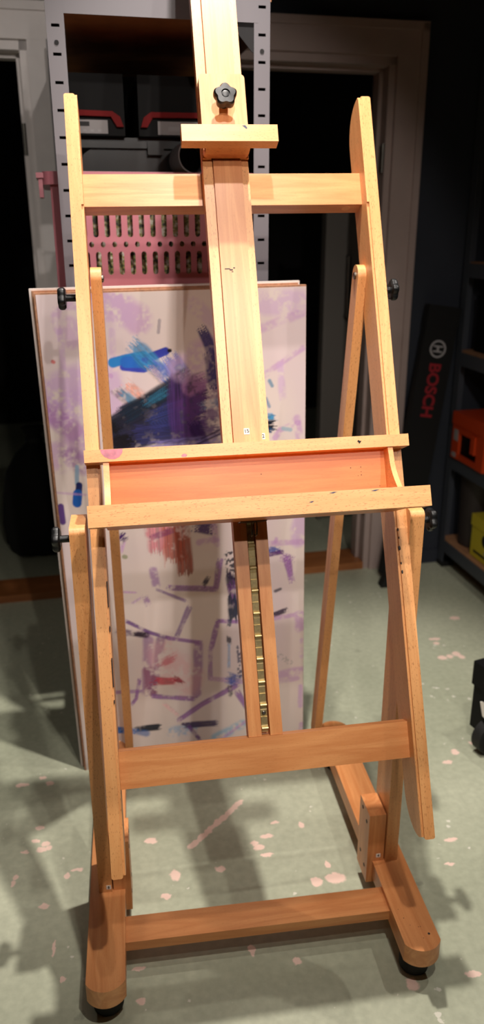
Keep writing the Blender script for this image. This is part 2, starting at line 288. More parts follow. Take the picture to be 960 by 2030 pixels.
STROKES = [
('scrub',[(0.083,1.225),(0.046,1.23),(0.035,1.191),(0.042,1.174)],0.0161,(196,150,200),0.6),
('scrub',[(0.042,1.174),(0.045,1.135),(0.043,1.079)],0.0103,(205,170,210),0.7),
('scrub',[(0.067,1.189),(0.073,1.167),(0.069,1.148)],0.0253,(196,150,200),0.55),
('scrub',[(0.009,1.023),(0.084,1.055)],0.069,(205,170,210),0.9),
('scrub',[(0.003,0.994),(0.075,1.009)],0.0575,(205,170,210),0.95),
('scrub',[(0.005,0.988),(0.051,0.943)],0.0391,(176,122,184),0.85),
('scrub',[(0.006,0.887),(0.076,0.913)],0.0575,(196,150,200),0.7),
('scrub',[(0.04,0.884),(0.073,0.858)],0.0345,(150,90,165),0.6),
('solid',[(0.006,0.763),(0.007,0.723)],0.0126,(84,44,128),0.95),
('solid',[(0.053,0.859),(0.049,0.818)],0.008,(140,180,210),0.8),
('solid',[(0.054,0.813),(0.049,0.778)],0.0138,(30,40,100),1),
('solid',[(0.049,0.793),(0.045,0.768)],0.0184,(28,92,178),1),
('solid',[(0.022,1.106),(0.024,1.105)],0.0069,(210,90,90),0.8),
('line',[(-0.02,0.801),(0.067,0.788)],0.0046,(196,150,200),0.5),
('scrub',[(0.14,1.241),(0.181,1.216),(0.216,1.192)],0.0506,(196,150,200),0.75),
('scrub',[(0.144,1.23),(0.17,1.218)],0.069,(205,170,210),0.5),
('scrub',[(0.158,1.169),(0.155,1.096)],0.0115,(205,170,210),0.6),
('scrub',[(0.14,1.058),(0.153,1.004),(0.147,0.97)],0.0529,(205,170,210),0.8),
('solid',[(0.147,1.069),(0.148,1.068)],0.0092,(196,150,200),0.7),
('solid',[(0.265,1.188),(0.261,1.161)],0.0057,(150,140,150),0.7),
('solid',[(0.155,1.098),(0.185,1.105),(0.224,1.11)],0.0195,(42,128,200),1),
('solid',[(0.178,1.087),(0.223,1.081),(0.246,1.089)],0.0149,(56,70,180),1),
('solid',[(0.184,1.098),(0.23,1.098)],0.023,(36,105,196),1),
('solid',[(0.23,1.103),(0.275,1.119)],0.0161,(50,62,168),1),
('solid',[(0.283,1.12),(0.285,1.12)],0.0069,(20,20,30),1),
('streak',[(0.203,1.136),(0.23,1.103),(0.272,1.059)],0.0345,(58,136,184),0.85),
('streak',[(0.246,1.087),(0.279,1.051)],0.0276,(84,92,190),0.75),
('streak',[(0.238,1.082),(0.263,1.051)],0.0184,(215,180,160),0.6),
('streak',[(0.285,1.103),(0.311,1.058)],0.0391,(96,116,200),0.85),
('streak',[(0.185,1.045),(0.218,1.017)],0.023,(226,140,112),0.75),
('streak',[(0.159,1.034),(0.192,1.003)],0.0207,(70,50,60),0.7),
('streak',[(0.173,1.029),(0.202,1.0)],0.0184,(50,140,180),0.8),
('streak',[(0.141,0.946),(0.236,1.004),(0.354,1.042)],0.0414,(24,34,50),0.97),
('streak',[(0.14,0.931),(0.234,0.988),(0.354,1.024)],0.0414,(26,30,44),0.97),
('streak',[(0.139,0.919),(0.233,0.967),(0.352,0.994)],0.0414,(30,32,50),0.97),
('streak',[(0.138,0.91),(0.232,0.944),(0.351,0.958)],0.0414,(34,36,56),0.97),
('streak',[(0.138,0.904),(0.231,0.926),(0.35,0.928)],0.0414,(40,40,66),0.97),
('streak',[(0.17,0.977),(0.236,1.012),(0.323,1.061)],0.0345,(22,38,56),0.97),
('streak',[(0.224,1.001),(0.272,1.029)],0.0184,(40,100,130),0.8),
('streak',[(0.233,0.959),(0.352,0.994)],0.046,(48,58,120),0.7),
('streak',[(0.195,0.925),(0.386,0.938)],0.0391,(46,48,100),0.65),
('streak',[(0.14,0.939),(0.156,0.944)],0.0345,(16,18,24),0.9),
('streak',[(0.138,0.91),(0.183,0.917)],0.0276,(18,18,24),0.95),
('streak',[(0.3,1.062),(0.303,0.9)],0.0414,(84,52,120),0.75),
('scrub',[(0.328,0.995),(0.395,1.028)],0.0529,(104,62,130),0.85),
('scrub',[(0.339,0.953),(0.399,0.968)],0.069,(96,60,130),0.85),
('scrub',[(0.325,1.033),(0.36,1.051)],0.0299,(176,124,176),0.8),
('scrub',[(0.309,1.079),(0.381,1.122)],0.0529,(205,170,210),0.7),
('streak',[(0.362,1.162),(0.379,1.122),(0.389,1.104)],0.0219,(72,66,124),1),
('streak',[(0.38,1.111),(0.381,1.07),(0.389,1.028)],0.0276,(66,56,118),1),
('streak',[(0.331,0.949),(0.345,0.92),(0.357,0.884)],0.0276,(52,28,92),0.95),
('streak',[(0.23,0.898),(0.398,0.907)],0.0207,(120,110,170),0.8),
('streak',[(0.352,0.988),(0.4,0.998)],0.0161,(130,160,190),0.6),
('line',[(0.349,0.91),(0.398,0.931)],0.0034,(40,20,70),0.8),
('line',[(0.313,0.887),(0.398,0.921)],0.0034,(40,20,70),0.8),
('scrub',[(0.338,1.223),(0.389,1.177)],0.0276,(205,170,210),0.5),
('scrub',[(0.487,1.219),(0.591,1.216)],0.046,(205,170,210),0.7),
('scrub',[(0.497,1.162),(0.528,1.173),(0.592,1.193)],0.0161,(196,150,200),0.6),
('scrub',[(0.503,1.056),(0.545,1.083),(0.593,1.113)],0.0115,(196,150,200),0.75),
('scrub',[(0.539,1.075),(0.546,0.997)],0.0138,(205,170,210),0.7),
('line',[(0.514,1.04),(0.52,1.028)],0.0069,(90,140,170),0.8),
('line',[(0.505,0.999),(0.513,0.979)],0.0069,(80,130,170),0.7),
('streak',[(0.502,0.955),(0.523,0.954)],0.0161,(74,140,184),1),
('streak',[(0.501,0.935),(0.525,0.934)],0.023,(16,26,42),1),
('streak',[(0.505,0.922),(0.519,0.921)],0.0115,(30,70,110),1),
('scrub',[(0.526,0.902),(0.539,0.921),(0.583,0.936)],0.0115,(196,150,200),0.8),
('scrub',[(0.579,0.946),(0.588,0.896)],0.0161,(196,150,200),0.7),
('line',[(0.546,0.924),(0.564,0.92)],0.008,(150,180,195),0.8),
('streak',[(0.148,0.675),(0.137,0.665)],0.0184,(70,36,100),1),
('streak',[(0.148,0.66),(0.139,0.634)],0.0069,(196,150,200),0.8),
('streak',[(0.232,0.7),(0.233,0.63)],0.0506,(214,128,140),0.85),
('streak',[(0.272,0.697),(0.272,0.599)],0.046,(180,96,84),0.9),
('streak',[(0.291,0.695),(0.295,0.565)],0.0345,(150,62,42),0.9),
('streak',[(0.216,0.666),(0.266,0.681)],0.0138,(120,50,110),0.7),
('streak',[(0.326,0.685),(0.366,0.677)],0.023,(76,46,110),0.95),
('scrub',[(0.333,0.645),(0.377,0.649)],0.0138,(196,150,200),0.7),
('scrub',[(0.371,0.69),(0.377,0.636)],0.0115,(196,150,200),0.6),
('solid',[(0.146,0.621),(0.149,0.62)],0.0092,(130,140,90),0.7),
('streak',[(0.138,0.443),(0.199,0.403),(0.244,0.384)],0.008,(110,66,140),0.9),
('streak',[(0.238,0.385),(0.328,0.362)],0.0092,(148,100,166),0.9),
('scrub',[(0.191,0.382),(0.176,0.229)],0.0207,(148,100,166),0.75),
('scrub',[(0.222,0.381),(0.209,0.305),(0.193,0.227)],0.0173,(110,66,140),0.8),
('scrub',[(0.187,0.292),(0.189,0.231)],0.0276,(140,50,90),0.7),
('scrub',[(0.32,0.36),(0.309,0.21)],0.0184,(148,100,166),0.85),
('streak',[(0.188,0.215),(0.305,0.193)],0.0115,(148,100,166),0.9),
('streak',[(0.259,0.133),(0.321,0.174),(0.418,0.224)],0.0126,(148,100,166),0.9),
('streak',[(0.301,0.469),(0.264,0.386)],0.0115,(110,66,140),0.8),
('streak',[(0.251,0.528),(0.37,0.513)],0.0126,(148,100,166),0.85),
('streak',[(0.383,0.593),(0.37,0.511)],0.0126,(148,100,166),0.85),
('streak',[(0.219,0.526),(0.292,0.486)],0.0069,(110,66,140),0.8),
('scrub',[(0.215,0.579),(0.22,0.537)],0.0161,(148,100,166),0.8),
('streak',[(0.191,0.505),(0.197,0.486)],0.0138,(148,100,166),0.8),
('streak',[(0.341,0.527),(0.351,0.546)],0.0103,(50,34,70),0.95),
('streak',[(0.351,0.336),(0.372,0.418)],0.0115,(148,100,166),0.85),
('streak',[(0.37,0.422),(0.429,0.414)],0.0103,(148,100,166),0.9),
('streak',[(0.351,0.336),(0.347,0.252)],0.0103,(148,100,166),0.8),
('streak',[(0.347,0.252),(0.446,0.23)],0.0103,(196,150,200),0.8),
('scrub',[(0.104,0.416),(0.186,0.4)],0.0149,(74,36,96),0.9),
('streak',[(0.154,0.404),(0.186,0.399)],0.0103,(30,18,40),0.9),
('streak',[(0.161,0.27),(0.148,0.211),(0.136,0.196)],0.008,(148,100,166),0.9),
('streak',[(0.094,0.237),(0.165,0.233)],0.0092,(148,100,166),0.8),
('streak',[(0.418,0.202),(0.447,0.146)],0.0138,(148,100,166),0.9),
('streak',[(0.157,0.492),(0.18,0.506)],0.0057,(205,170,210),0.8),
('streak',[(0.131,0.526),(0.169,0.521)],0.0046,(196,150,200),0.8),
('scrub',[(0.222,0.334),(0.286,0.251)],0.069,(226,170,176),0.55),
('streak',[(0.217,0.31),(0.254,0.326)],0.0184,(196,70,96),0.75),
('streak',[(0.202,0.257),(0.257,0.254)],0.0207,(184,46,70),0.85),
('streak',[(0.255,0.262),(0.27,0.248)],0.0115,(150,30,56),0.9),
('streak',[(0.221,0.187),(0.255,0.148)],0.0092,(226,180,184),0.8),
('streak',[(0.085,0.121),(0.139,0.11)],0.0161,(44,112,192),1),
('streak',[(0.144,0.116),(0.204,0.116)],0.0161,(24,28,46),1),
('scrub',[(0.144,0.109),(0.168,0.099)],0.0161,(60,110,180),0.8),
('scrub',[(0.236,0.098),(0.298,0.097)],0.0276,(120,170,214),0.75),
('streak',[(0.267,0.113),(0.357,0.11)],0.0149,(64,46,92),0.95),
('streak',[(0.284,0.108),(0.311,0.063)],0.0092,(110,66,140),0.9),
('scrub',[(0.358,0.063),(0.43,0.098)],0.023,(136,184,216),0.85),
('streak',[(0.372,0.057),(0.444,0.109)],0.0069,(196,150,200),0.8),
('spat',[(0.412,0.602),(0.416,0.549)],0.0253,(30,28,52),0.9),
('streak',[(0.414,0.552),(0.414,0.518)],0.0253,(52,38,74),0.95),
('streak',[(0.414,0.521),(0.421,0.463)],0.0253,(110,62,130),0.9),
('streak',[(0.412,0.489),(0.414,0.425)],0.023,(34,42,66),0.97),
('streak',[(0.405,0.427),(0.402,0.406)],0.0092,(60,70,90),0.9),
('streak',[(0.401,0.373),(0.4,0.354)],0.0103,(30,34,60),0.9),
('streak',[(0.4,0.354),(0.398,0.278)],0.0057,(130,160,200),0.8),
('spat',[(0.426,0.344),(0.429,0.251)],0.0115,(40,46,90),0.8),
('streak',[(0.397,0.248),(0.418,0.237)],0.0253,(52,84,172),0.9),
('streak',[(0.398,0.223),(0.401,0.191)],0.0092,(40,40,60),0.8),
('scrub',[(0.587,0.687),(0.585,0.63)],0.0299,(205,170,210),0.8),
('scrub',[(0.507,0.628),(0.595,0.627)],0.0115,(196,150,200),0.75),
('streak',[(0.506,0.611),(0.533,0.609)],0.0138,(66,82,160),0.9),
('streak',[(0.507,0.597),(0.544,0.603)],0.0103,(92,44,120),0.95),
('scrub',[(0.528,0.64),(0.524,0.626)],0.0069,(196,150,200),0.8),
('streak',[(0.546,0.588),(0.564,0.581)],0.0184,(156,100,172),0.9),
('streak',[(0.556,0.579),(0.567,0.522)],0.0149,(162,108,178),0.9),
('line',[(0.538,0.499),(0.525,0.494)],0.0069,(60,60,80),0.85),
('streak',[(0.516,0.424),(0.551,0.437)],0.0115,(48,30,66),0.95),
('scrub',[(0.522,0.415),(0.599,0.423)],0.0092,(196,150,200),0.8),
('scrub',[(0.588,0.418),(0.589,0.382)],0.0207,(196,150,200),0.8),
('scrub',[(0.597,0.342),(0.595,0.296)],0.0115,(205,170,210),0.8),
('scrub',[(0.521,0.241),(0.6,0.252)],0.0207,(196,150,200),0.75),
('scrub',[(0.528,0.222),(0.584,0.227)],0.0115,(196,150,200),0.7),
('scrub',[(0.593,0.202),(0.592,0.138)],0.0103,(205,170,210),0.9),
('scrub',[(0.596,0.08),(0.594,0.047)],0.0103,(196,150,200),0.8),
('spat',[(0.535,0.302),(0.563,0.28)],0.0138,(150,150,150),0.5),
]
# ------------------------------------------------------------------ the easel
# tilted picture frame of the easel: u = right, n = into the frame (away from the painter), v = up the frame
FU = (.99984764, .01472649, .00937141); FV = (-.01456177, .40764982, .91302222); FW = (.00962536, -.91301958, .40780215)
FRAME = basis((.0035, .25, .9415), FU, tuple(-q for q in FW), FV)
E = empty('painting_easel', (0, .37, 0), 'tall varnished beech studio easel with a paint tray, standing on two wooden feet', 'easel')
B, BP = M['beech'], M['beech_plain']

def star_knob(name, parent, T, R=.0205, h=.017, stem=.016, stem_r=.0065, mat=None):
    """five-lobed clamping knob, axis +z of T, stem from z=0"""
    bm = bmesh.new(); seg = 60; rings = []
    prof = [(.80, stem), (.97, stem+.003), (1.0, stem+h*.5), (.97, stem+h-.003), (.84, stem+h), (.40, stem+h+.0005)]
    for f, z in prof:
        ring = []
        for i in range(seg):
            t = 2*PI*i/seg
            lob = .80+.20*(.5+.5*math.cos(5*t))**.8
            k = f*R*(lob if f > .5 else .9)
            ring.append(bm.verts.new((-k*math.sin(t), k*math.cos(t), z)))
        rings.append(ring)
    rings.append([bm.verts.new((-.34*R*math.sin(2*PI*i/seg), .34*R*math.cos(2*PI*i/seg), stem+h-.003)) for i in range(seg)])
    for a, b in zip(rings, rings[1:]):
        for i in range(seg): bm.faces.new((a[i], a[(i+1) % seg], b[(i+1) % seg], b[i]))
    bm.faces.new(rings[0][::-1]); bm.faces.new(rings[-1])
    k = finish(name, bm, mat or M['black_plastic'], parent, T)
    bm = bmesh.new(); lathe_into(bm, [(stem_r, 0), (stem_r, stem+.001)], 20)
    s = finish('stem', bm, M['black_plastic'], k, T)
    bm = bmesh.new(); lathe_into(bm, [(R*.27, stem+h-.003), (R*.27, stem+h-.0008), (R*.2, stem+h-.0004)], 24)
    c = finish('cap', bm, M['black_plastic'], k, T)
    return k

XI, XO, ZT, ZB, YF, YR = .2652, .3372, .0962, .055, .0, .7225
for s in (-1, 1):
    side = 'left' if s < 0 else 'right'
    # foot: flat beam with shallow rounded ends
    xa, xb = (XI, XO) if s > 0 else (-XO, -XI)
    cx = (xa+xb)/2; hw = (xb-xa)/2; sag = .021
    Rr = (hw*hw+sag*sag)/(2*sag); th = math.degrees(math.asin(hw/Rr))
    def endarc(yc, sg): return [(cx+Rr*math.sin(math.radians(t)), yc+sg*(Rr*math.cos(math.radians(t))-(Rr-sag))) for t in [(-th+2*th*i/14) for i in range(15)]]
    out = endarc(YF, -1)+endarc(YR-sag, 1)[::-1]
    ft = prism('foot', out, ZB, ZT, 'z', BP, E, r=.003, grain='y', seg=3, ang=50)
    for yy in (.034, .655):
        pad = lathe('levelling_pad', [(.010, ZB+.004), (.010, .034), (.026, .030), (.029, .022), (.029, .004), (.026, 0)], M['rubber'], ft, seg=32, c=(cx, yy, 0))
    if s > 0:
        lathe('screw_hole', [(.0024, ZT-.0005), (.0024, ZT+.0004)], M['ink'], ft, seg=14, c=(.3195, .016, 0))
    # upright standing on the foot
    ui, uo = .2916, .3186
    xa, xb = (ui, uo) if s > 0 else (-uo, -ui)
    y0, y1, zt = .2065, .2896, .9016
    prof = [(y0, ZT-.004), (y1, ZT-.004)]+arc(y1-.010, zt-.010, .010, 0, 90, 6)+arc(y0+.012, zt-.012, .012, 90, 180, 6)
    up = prism('upright', prof, xa, xb, 'x', B, E, r=.002, grain='z')
    # joining block, let into the foot's inner side
    ba, bb = (.2527, .2890) if s > 0 else (-.2890, -.2527)
    blk = box('joining_block', ba, bb, .2100, .2790, .0400, .2185, BP, E, r=.002, grain='z')
    face = -1 if s > 0 else 1     # inner side looks towards the middle
    xf = ba if s > 0 else bb
    for (yy, zz) in ((.228, .190), (.258, .203), (.228, .072), (.258, .086)):
        bm = bmesh.new(); lathe_into(bm, [(.0042, 0), (.0042, .0006)], 16, 'x', (xf+(face*.0006 if face < 0 else 0), yy, zz))
        finish('bolt_hole', bm, M['ink'], blk)
    lathe('hex_bolt', [(.006, .026), (.006, .0405)], M['steel'], blk, seg=6, c=((ba+bb)/2+(.006 if s > 0 else .010), .232, 0))
    # number stickers on the joints
    for num, hx, par, yy, zz in ((('4', .2770, blk, .2100, .111),) if s > 0 else (('5', -.2985, up, .2065, .109),)):
        st_ = box('number_sticker', hx-.0048, hx+.0048, yy-.0005, yy+.0003, zz-.0048, zz+.0048, M['sticker'], par, r=0)
        text('numeral', num, .0082, M['ink'], st_, Matrix.Translation((hx, yy-.0006, zz)) @ Matrix.Rotation(PI/2, 4, 'X'), .0002, .0003)
        st_['label'] = 'small white number sticker'
    # slat of the tilting frame: rounded at the back of both ends
    sl_i, sl_o, vt, vb, sd = .2639, .2878, .746, -.649, .0774
    xa, xb = (sl_i, sl_o) if s > 0 else (-sl_o, -sl_i)
    fs = .0042  # thickness of the front strip
    prof = [(fs, vb+.006)]+arc(sd-.060, vb+.075, .060, 270, 360, 9, .073)+arc(sd-.062, vt-.072, .062, 0, 90, 9, .068)+[(fs, vt-.004)]
    sl = prism('slat', prof, xa, xb, 'x', B, E, FRAME, r=.0018, grain='z')
    ga = (xa+.0042, xb) if s > 0 else (xa, xb-.0042)
    strip = prism('front_strip', round_rect(ga[0], ga[1], vb+.002, vt-.0035, .004), 0, fs+.001, 'y', B, sl, FRAME, r=.0012, grain='z')
    fill = (xa, ga[0]+.0002) if s > 0 else (ga[1]-.0002, xb)
    box('groove_stop', fill[0], fill[1], .0002, fs+.001, .535, vt-.008, B, sl, FRAME, r=.0008, grain='z')
    # pivot knobs on the outer side of the slat (upper) and of the upright (lower)
    RX = Matrix.Rotation(PI/2*s, 4, 'Y')
    P = FRAME @ Vector(((sl_o if s > 0 else -sl_o), .0423, .378))
    star_knob('clamping_knob', E, Matrix.Translation(P) @ RX @ Matrix.Rotation(.35, 4, 'Z'), R=.0215, h=.014, stem=.020)
    star_knob('clamping_knob', E, Matrix.Translation((uo*s, .240, .872)) @ RX @ Matrix.Rotation(.9, 4, 'Z'), R=.0235, h=.014, stem=.018)
    star_knob('clamping_knob', E, Matrix.Translation((XO*s, .668, .078)) @ RX, R=.0200, h=.012, stem=.006)
    # prop strut at the back, from slat to the foot's inner side
    sx0, sx1 = .2447, .2648
    xa, xb = (sx0, sx1) if s > 0 else (-sx1, -sx0)
    top = Vector((0, .4745, 1.318)); bot = Vector((0, .705, .069))
    d = (top-bot).normalized(); nrm = Vector((1, 0, 0)).cross(d)   # x, nrm, d
    if nrm.y < 0: nrm = -nrm
    ln = (top-bot).length
    TS = basis(bot+Vector((0, 0, 0)), (1, 0, 0), nrm, d)
    w = .0205
    prof = arc(0, ln-w, w, 0, 180, 10)+arc(0, w, w, 180, 360, 10)
    sp = prism('strut', prof, xa, xb, 'x', B, E, TS, r=.0015, grain='z')
    bm = bmesh.new(); lathe_into(bm, [(.007, 0), (.007, .003), (.004, .0042)], 18, 'x', (0, 0, 0))
    if s > 0: bmesh.ops.rotate(bm, verts=bm.verts, cent=(0, 0, 0), matrix=Matrix.Rotation(PI, 3, 'Z'))
    q = Vector(((xa if s > 0 else xb), 0, ln-w))
    finish('bolt_head', bm, M['steel'], sp, Matrix.Translation(TS @ q))
    # groove along the inner side of the strut
    gx = (xa-.0002, xa+.0012) if s > 0 else (xb-.0012, xb+.0002)
    box('slot_groove', gx[0], gx[1], -.0035, .0035, .10, ln-.35, M['ink'] if False else BP, sp, TS, r=0, grain='z')

# spacer board between the feet
box('stretcher', -XI-.002, XI+.002, .0895, .1515, .0622, .0838, BP, E, r=.0025, grain='x')
# cross bars of the frame
SLI = .2645
ucb = box('upper_crossbar', -SLI, SLI, .0308, .0669, .5445, .6064, BP, E, FRAME, r=.0015, grain='x')
lathe('screw_plug', [(.0085, 0), (.0085, .0008)], M['beech'], ucb, FRAME @ Matrix.Translation((.236, .047, .5439)), seg=20)
box('lower_crossbar', -SLI, SLI, .0289, .0530, -.5071, -.4417, BP, E, FRAME, r=.003, grain='x')
# mast guide rails with the ratchet strip between them
for a, b in ((-.0321, -.0080), (.0079, .0305)):
    box('guide_rail', a, b, .0318, .0520, -.4412, .5450, BP, E, FRAME, r=.0012, grain='z')
bm = bmesh.new()
pitch, x0, x1 = .0414, -.0062, .0058
prof = []
v = -.436
k = 0
while v < .05:
    # one tooth: flat back, square tab, rolled hook that leans out
    prof += [(v, .0400), (v+.004, .0392), (v+.0060, .0345), (v+.0075, .0338), (v+.0090, .0345), (v+.0105, .0385), (v+.0125, .0402), (v+.0275, .0380), (v+.0282, .0405), (v+.0400, .0388)]
    v += pitch
va = [bm.verts.new((x0, n, q)) for q, n in prof]; vb_ = [bm.verts.new((x1, n, q)) for q, n in prof]
vc = [bm.verts.new((x0, n+.0012, q)) for q, n in prof]; vd = [bm.verts.new((x1, n+.0012, q)) for q, n in prof]
for i in range(len(prof)-1):
    bm.faces.new((va[i], vb_[i], vb_[i+1], va[i+1])); bm.faces.new((vc[i], vc[i+1], vd[i+1], vd[i]))
    bm.faces.new((va[i], va[i+1], vc[i+1], vc[i])); bm.faces.new((vb_[i], vd[i], vd[i+1], vb_[i+1]))
bm.faces.new((va[0], vc[0], vd[0], vb_[0])); bm.faces.new((va[-1], vb_[-1], vd[-1], vc[-1]))
rt = finish('ratchet_strip', bm, M['brass'], E, FRAME)
rt['label'] = 'yellow zinc-plated ratchet strip'
lathe('screw', [(.0036, 0), (.0034, -.0012), (.002, -.0022)], M['steel'], rt, FRAME @ Matrix.Translation((-.0002, .0382, -.4015)) @ Matrix.Rotation(-PI/2, 4, 'X'), seg=18)
box('rail_backing', -.0325, .0310, .0520, .0560, -.4412, .5450, BP, E, FRAME, r=.001, grain='z')

# sliding mast: backing board, two edge strips, raised centre board
mv0, mv1 = .052, 1.36
ma = box('mast', -.0433, .0420, .0075, .0300, mv0, mv1, BP, E, FRAME, r=.0012, grain='z')
box('edge_strip', -.0433, -.0258, .0030, .0080, mv0, mv1, B, ma, FRAME, r=.0010, grain='z')
box('edge_strip', .0292, .0420, .0030, .0080, mv0, mv1, B, ma, FRAME, r=.0010, grain='z')
cb = box('centre_board', -.0238, .0290, .0005, .0080, mv0, mv1, BP, ma, FRAME, r=.0010, grain='z')
for num, x, vv, nn, w in (('15', .0010, .1085, .0005, .0050), ('2', .0312, .0985, .0030, .0032)):
    st_ = box('number_sticker', x-w, x+w, nn-.0005, nn+.0002, vv-.0055, vv+.0055, M['sticker'], ma, FRAME, r=0)
    st_['label'] = 'small white number sticker'
    text('numeral', num, .0092, M['ink'], st_, FRAME @ Matrix.Translation((x, nn-.0006, vv)) @ Matrix.Rotation(PI/2, 4, 'X') @ Matrix.Rotation(.12, 4, 'Z'), .0001, .0002)

# canvas holder sliding on the mast
hp = prism('holder_plate', round_rect(-.0425, .0425, .618, .7690, .008), -.0215, -.0030, 'y', BP, E, FRAME, r=.0015, grain='z')
for a, b in ((-.0425, -.0270), (.0270, .0425)):
    box('guide_cheek', a, b, -.0035, .0022, .618, .765, B, hp, FRAME, r=.0008, grain='z')
hb = box('holder_bar', -.0858, .0860, -.0730, -.0490, .6121, .6427, B, E, FRAME, r=.0012, grain='x')
box('holder_neck', -.0400, .0400, -.0495, -.0210, .6160, .6400, B, hb, FRAME, r=.001, grain='x')
bm = bmesh.new()
pts = [(.022, .6405), (.028, .6412), (.0315, .6365), (.0300, .6340), (.0262, .6370), (.0235, .6395)]
bm.faces.new([bm.verts.new((x, -.07315, z)) for x, z in pts][::-1]); bmesh.ops.solidify(bm, geom=bm.faces[:], thickness=.0003)
finish('paint_smear', bm, M['blue_ink'], hb, FRAME)
kn = star_knob('star_knob', E, FRAME @ Matrix.Translation((0, -.0215, .7100)) @ Matrix.Rotation(PI/2, 4, 'X'), R=.0222, h=.019, stem=.017, stem_r=.008)
kn['label'] = 'black five-lobed star knob'

# ledge for the canvas, and the paint tray hanging below it
ld = box('canvas_ledge', -.2887, .2905, -.0370, -.0002, .0616, .0833, B, E, FRAME, r=.002, grain='x')
bm = bmesh.new()
pts = [(-.2610, .0828), (-.2225, .0828), (-.2235, .0760), (-.2290, .0690), (-.2370, .0655), (-.2450, .0660), (-.2540, .0700), (-.2590, .0765)]
vs = [bm.verts.new((x, -.0372, z)) for x, z in pts]; f = bm.faces.new(vs[::-1]); bmesh.ops.solidify(bm, geom=[f], thickness=.0005)
finish('pink_paint_stain', bm, M['pink_paint'], ld, FRAME)
bm = bmesh.new()
pts = [(-.123, .0655), (-.118, .069), (-.112, .0665), (-.114, .0632), (-.121, .0628)]
vs = [bm.verts.new((x, -.0371, z)) for x, z in pts]; f = bm.faces.new(vs[::-1]); bmesh.ops.solidify(bm, geom=[f], thickness=.0004)
finish('pink_paint_stain', bm, M['pink_paint'], ld, FRAME)
bm = bmesh.new()
pts = [(.194, .0740), (.1965, .0765), (.199, .0745), (.202, .0750), (.2000, .0715), (.1975, .0690), (.1965, .0715)]
vs = [bm.verts.new((x, -.0372, z)) for x, z in pts]; f = bm.faces.new(vs[::-1]); bmesh.ops.solidify(bm, geom=[f], thickness=.0004)
finish('dark_paint_spot', bm, M['ink'], ld, FRAME)
tr = box('tray_back', -.2475, .2510, -.0095, -.0005, -.0545, .0615, M['beech_bounce_tint'], E, FRAME, r=.001, grain='x')
tf = box('tray_floor', -.2570, .2600, -.0960, -.0095, -.0545, -.0470, M['beech_bounce_tint'], E, FRAME, r=.001, grain='x')
for xa, xb in ((-.2575, -.2472), (.2508, .2600)):
    # concave front edge
    cur = [(-.034, .0605), (-.0375, .040)]+[(-.0375-.0600*(i/8)**1.7, .040-.082*(i/8)) for i in range(1, 9)]
    prof = [(-.0005, -.0500), (-.0005, .0608)]+cur+[(-.0975, -.0500)]
    prism('tray_end', prof, xa, xb, 'x', B, E, FRAME, r=.0012, grain='y')
lp = box('tray_lip', -.2837, .2854, -.1322, -.0950, -.0555, -.0206, B, E, FRAME, r=.0022, grain='x')
for x, vv, l in ((.181, -.0245, .016), (.110, -.0240, .014), (.075, -.0370, .009)):
    bm = bmesh.new()
    vs = [bm.verts.new((x+dx, -.1324, vv+dz)) for dx, dz in ((0, 0), (l*.5, .0016), (l, .0018), (l*.5, -.0008))]
    f = bm.faces.new(vs[::-1]); bmesh.ops.solidify(bm, geom=[f], thickness=.0003)
    finish('paint_smear', bm, M['blue_ink'], lp, FRAME)
# latch that drops into the ratchet
lt = box('ratchet_latch', -.0245, .0235, -.0150, .0260, -.0562, -.0545, M['steel'], E, FRAME, r=.0006)
lt['label'] = 'small grey steel latch'
for x in (-.0045, .0048):
    tube('prong', [(x, -.012, -.0555), (x, -.013, -.066), (x*.9, -.008, -.0790), (x*.8, .004, -.0815), (x*.8, .018, -.078), (x*.8, .026, -.070)], .0014, M['steel'], lt, FRAME)
# dried paint drips along the right slat's edge, under the tray
for (x, vv, r_) in ((.2685, -.088, .0016), (.2690, -.103, .0012), (.2686, -.122, .0024), (.2692, -.150, .0014), (.2698, -.166, .0020)):
    lathe('paint_drip', [(r_, 0), (r_*.6, .0008)], M['ink'], [c for c in E.children if c.name.startswith('slat')][1], FRAME @ Matrix.Translation((x, .0002, vv)) @ Matrix.Rotation(PI/2, 4, 'X') @ Matrix.Diagonal((1, 2.0, 1, 1)), seg=12)
for (x, vv, l) in ((-.2647, -.165, .045), (-.2646, -.225, .010), (-.2646, -.300, .050), (-.2648, -.35, .006)):
    box('paint_drip', x-.0004, x+.0010, -.0004, .0012, vv-l/2, vv+l/2, M['ink'], [c for c in E.children if c.name.startswith('slat')][0], FRAME, r=.0004)
for (x, vv, r_) in ((.186, .0300, .0011), (.205, .0305, .0010), (.205, .0220, .0008), (.205, .0160, .0010), (.199, .0150, .0007), (.238, -.006, .0009), (.020, .028, .0010)):
    lathe('pin_hole', [(r_, 0), (r_*.8, .0004)], M['ink'], tr, FRAME @ Matrix.Translation((x, -.0094, vv)) @ Matrix.Rotation(PI/2, 4, 'X'), seg=10)
for (x, vv, w_, h_) in ((-.0120, .4105, .0050, .0009), (-.0050, .4085, .0030, .0012), (.0005, .4120, .0018, .0010), (-.0030, .4050, .0016, .0008)):
    box('dark_mark', x-w_, x+w_, .0002, .0007, vv-h_, vv+h_, M['ink'], cb if False else ma, FRAME, r=0)
foot_r = [c for c in E.children if c.name.startswith('foot')][1]
for (x, y, r_) in ((.2830, .058, .0011), (.2900, .040, .0008), (.3050, .034, .0009), (.3090, .034, .0008), (.3060, .008, .0009), (.2790, .080, .0007)):
    lathe('pin_hole', [(r_, ZT-.0005), (r_*.8, ZT+.0003)], M['ink'], foot_r, None, seg=10, c=(x, y, 0))
keep(E)
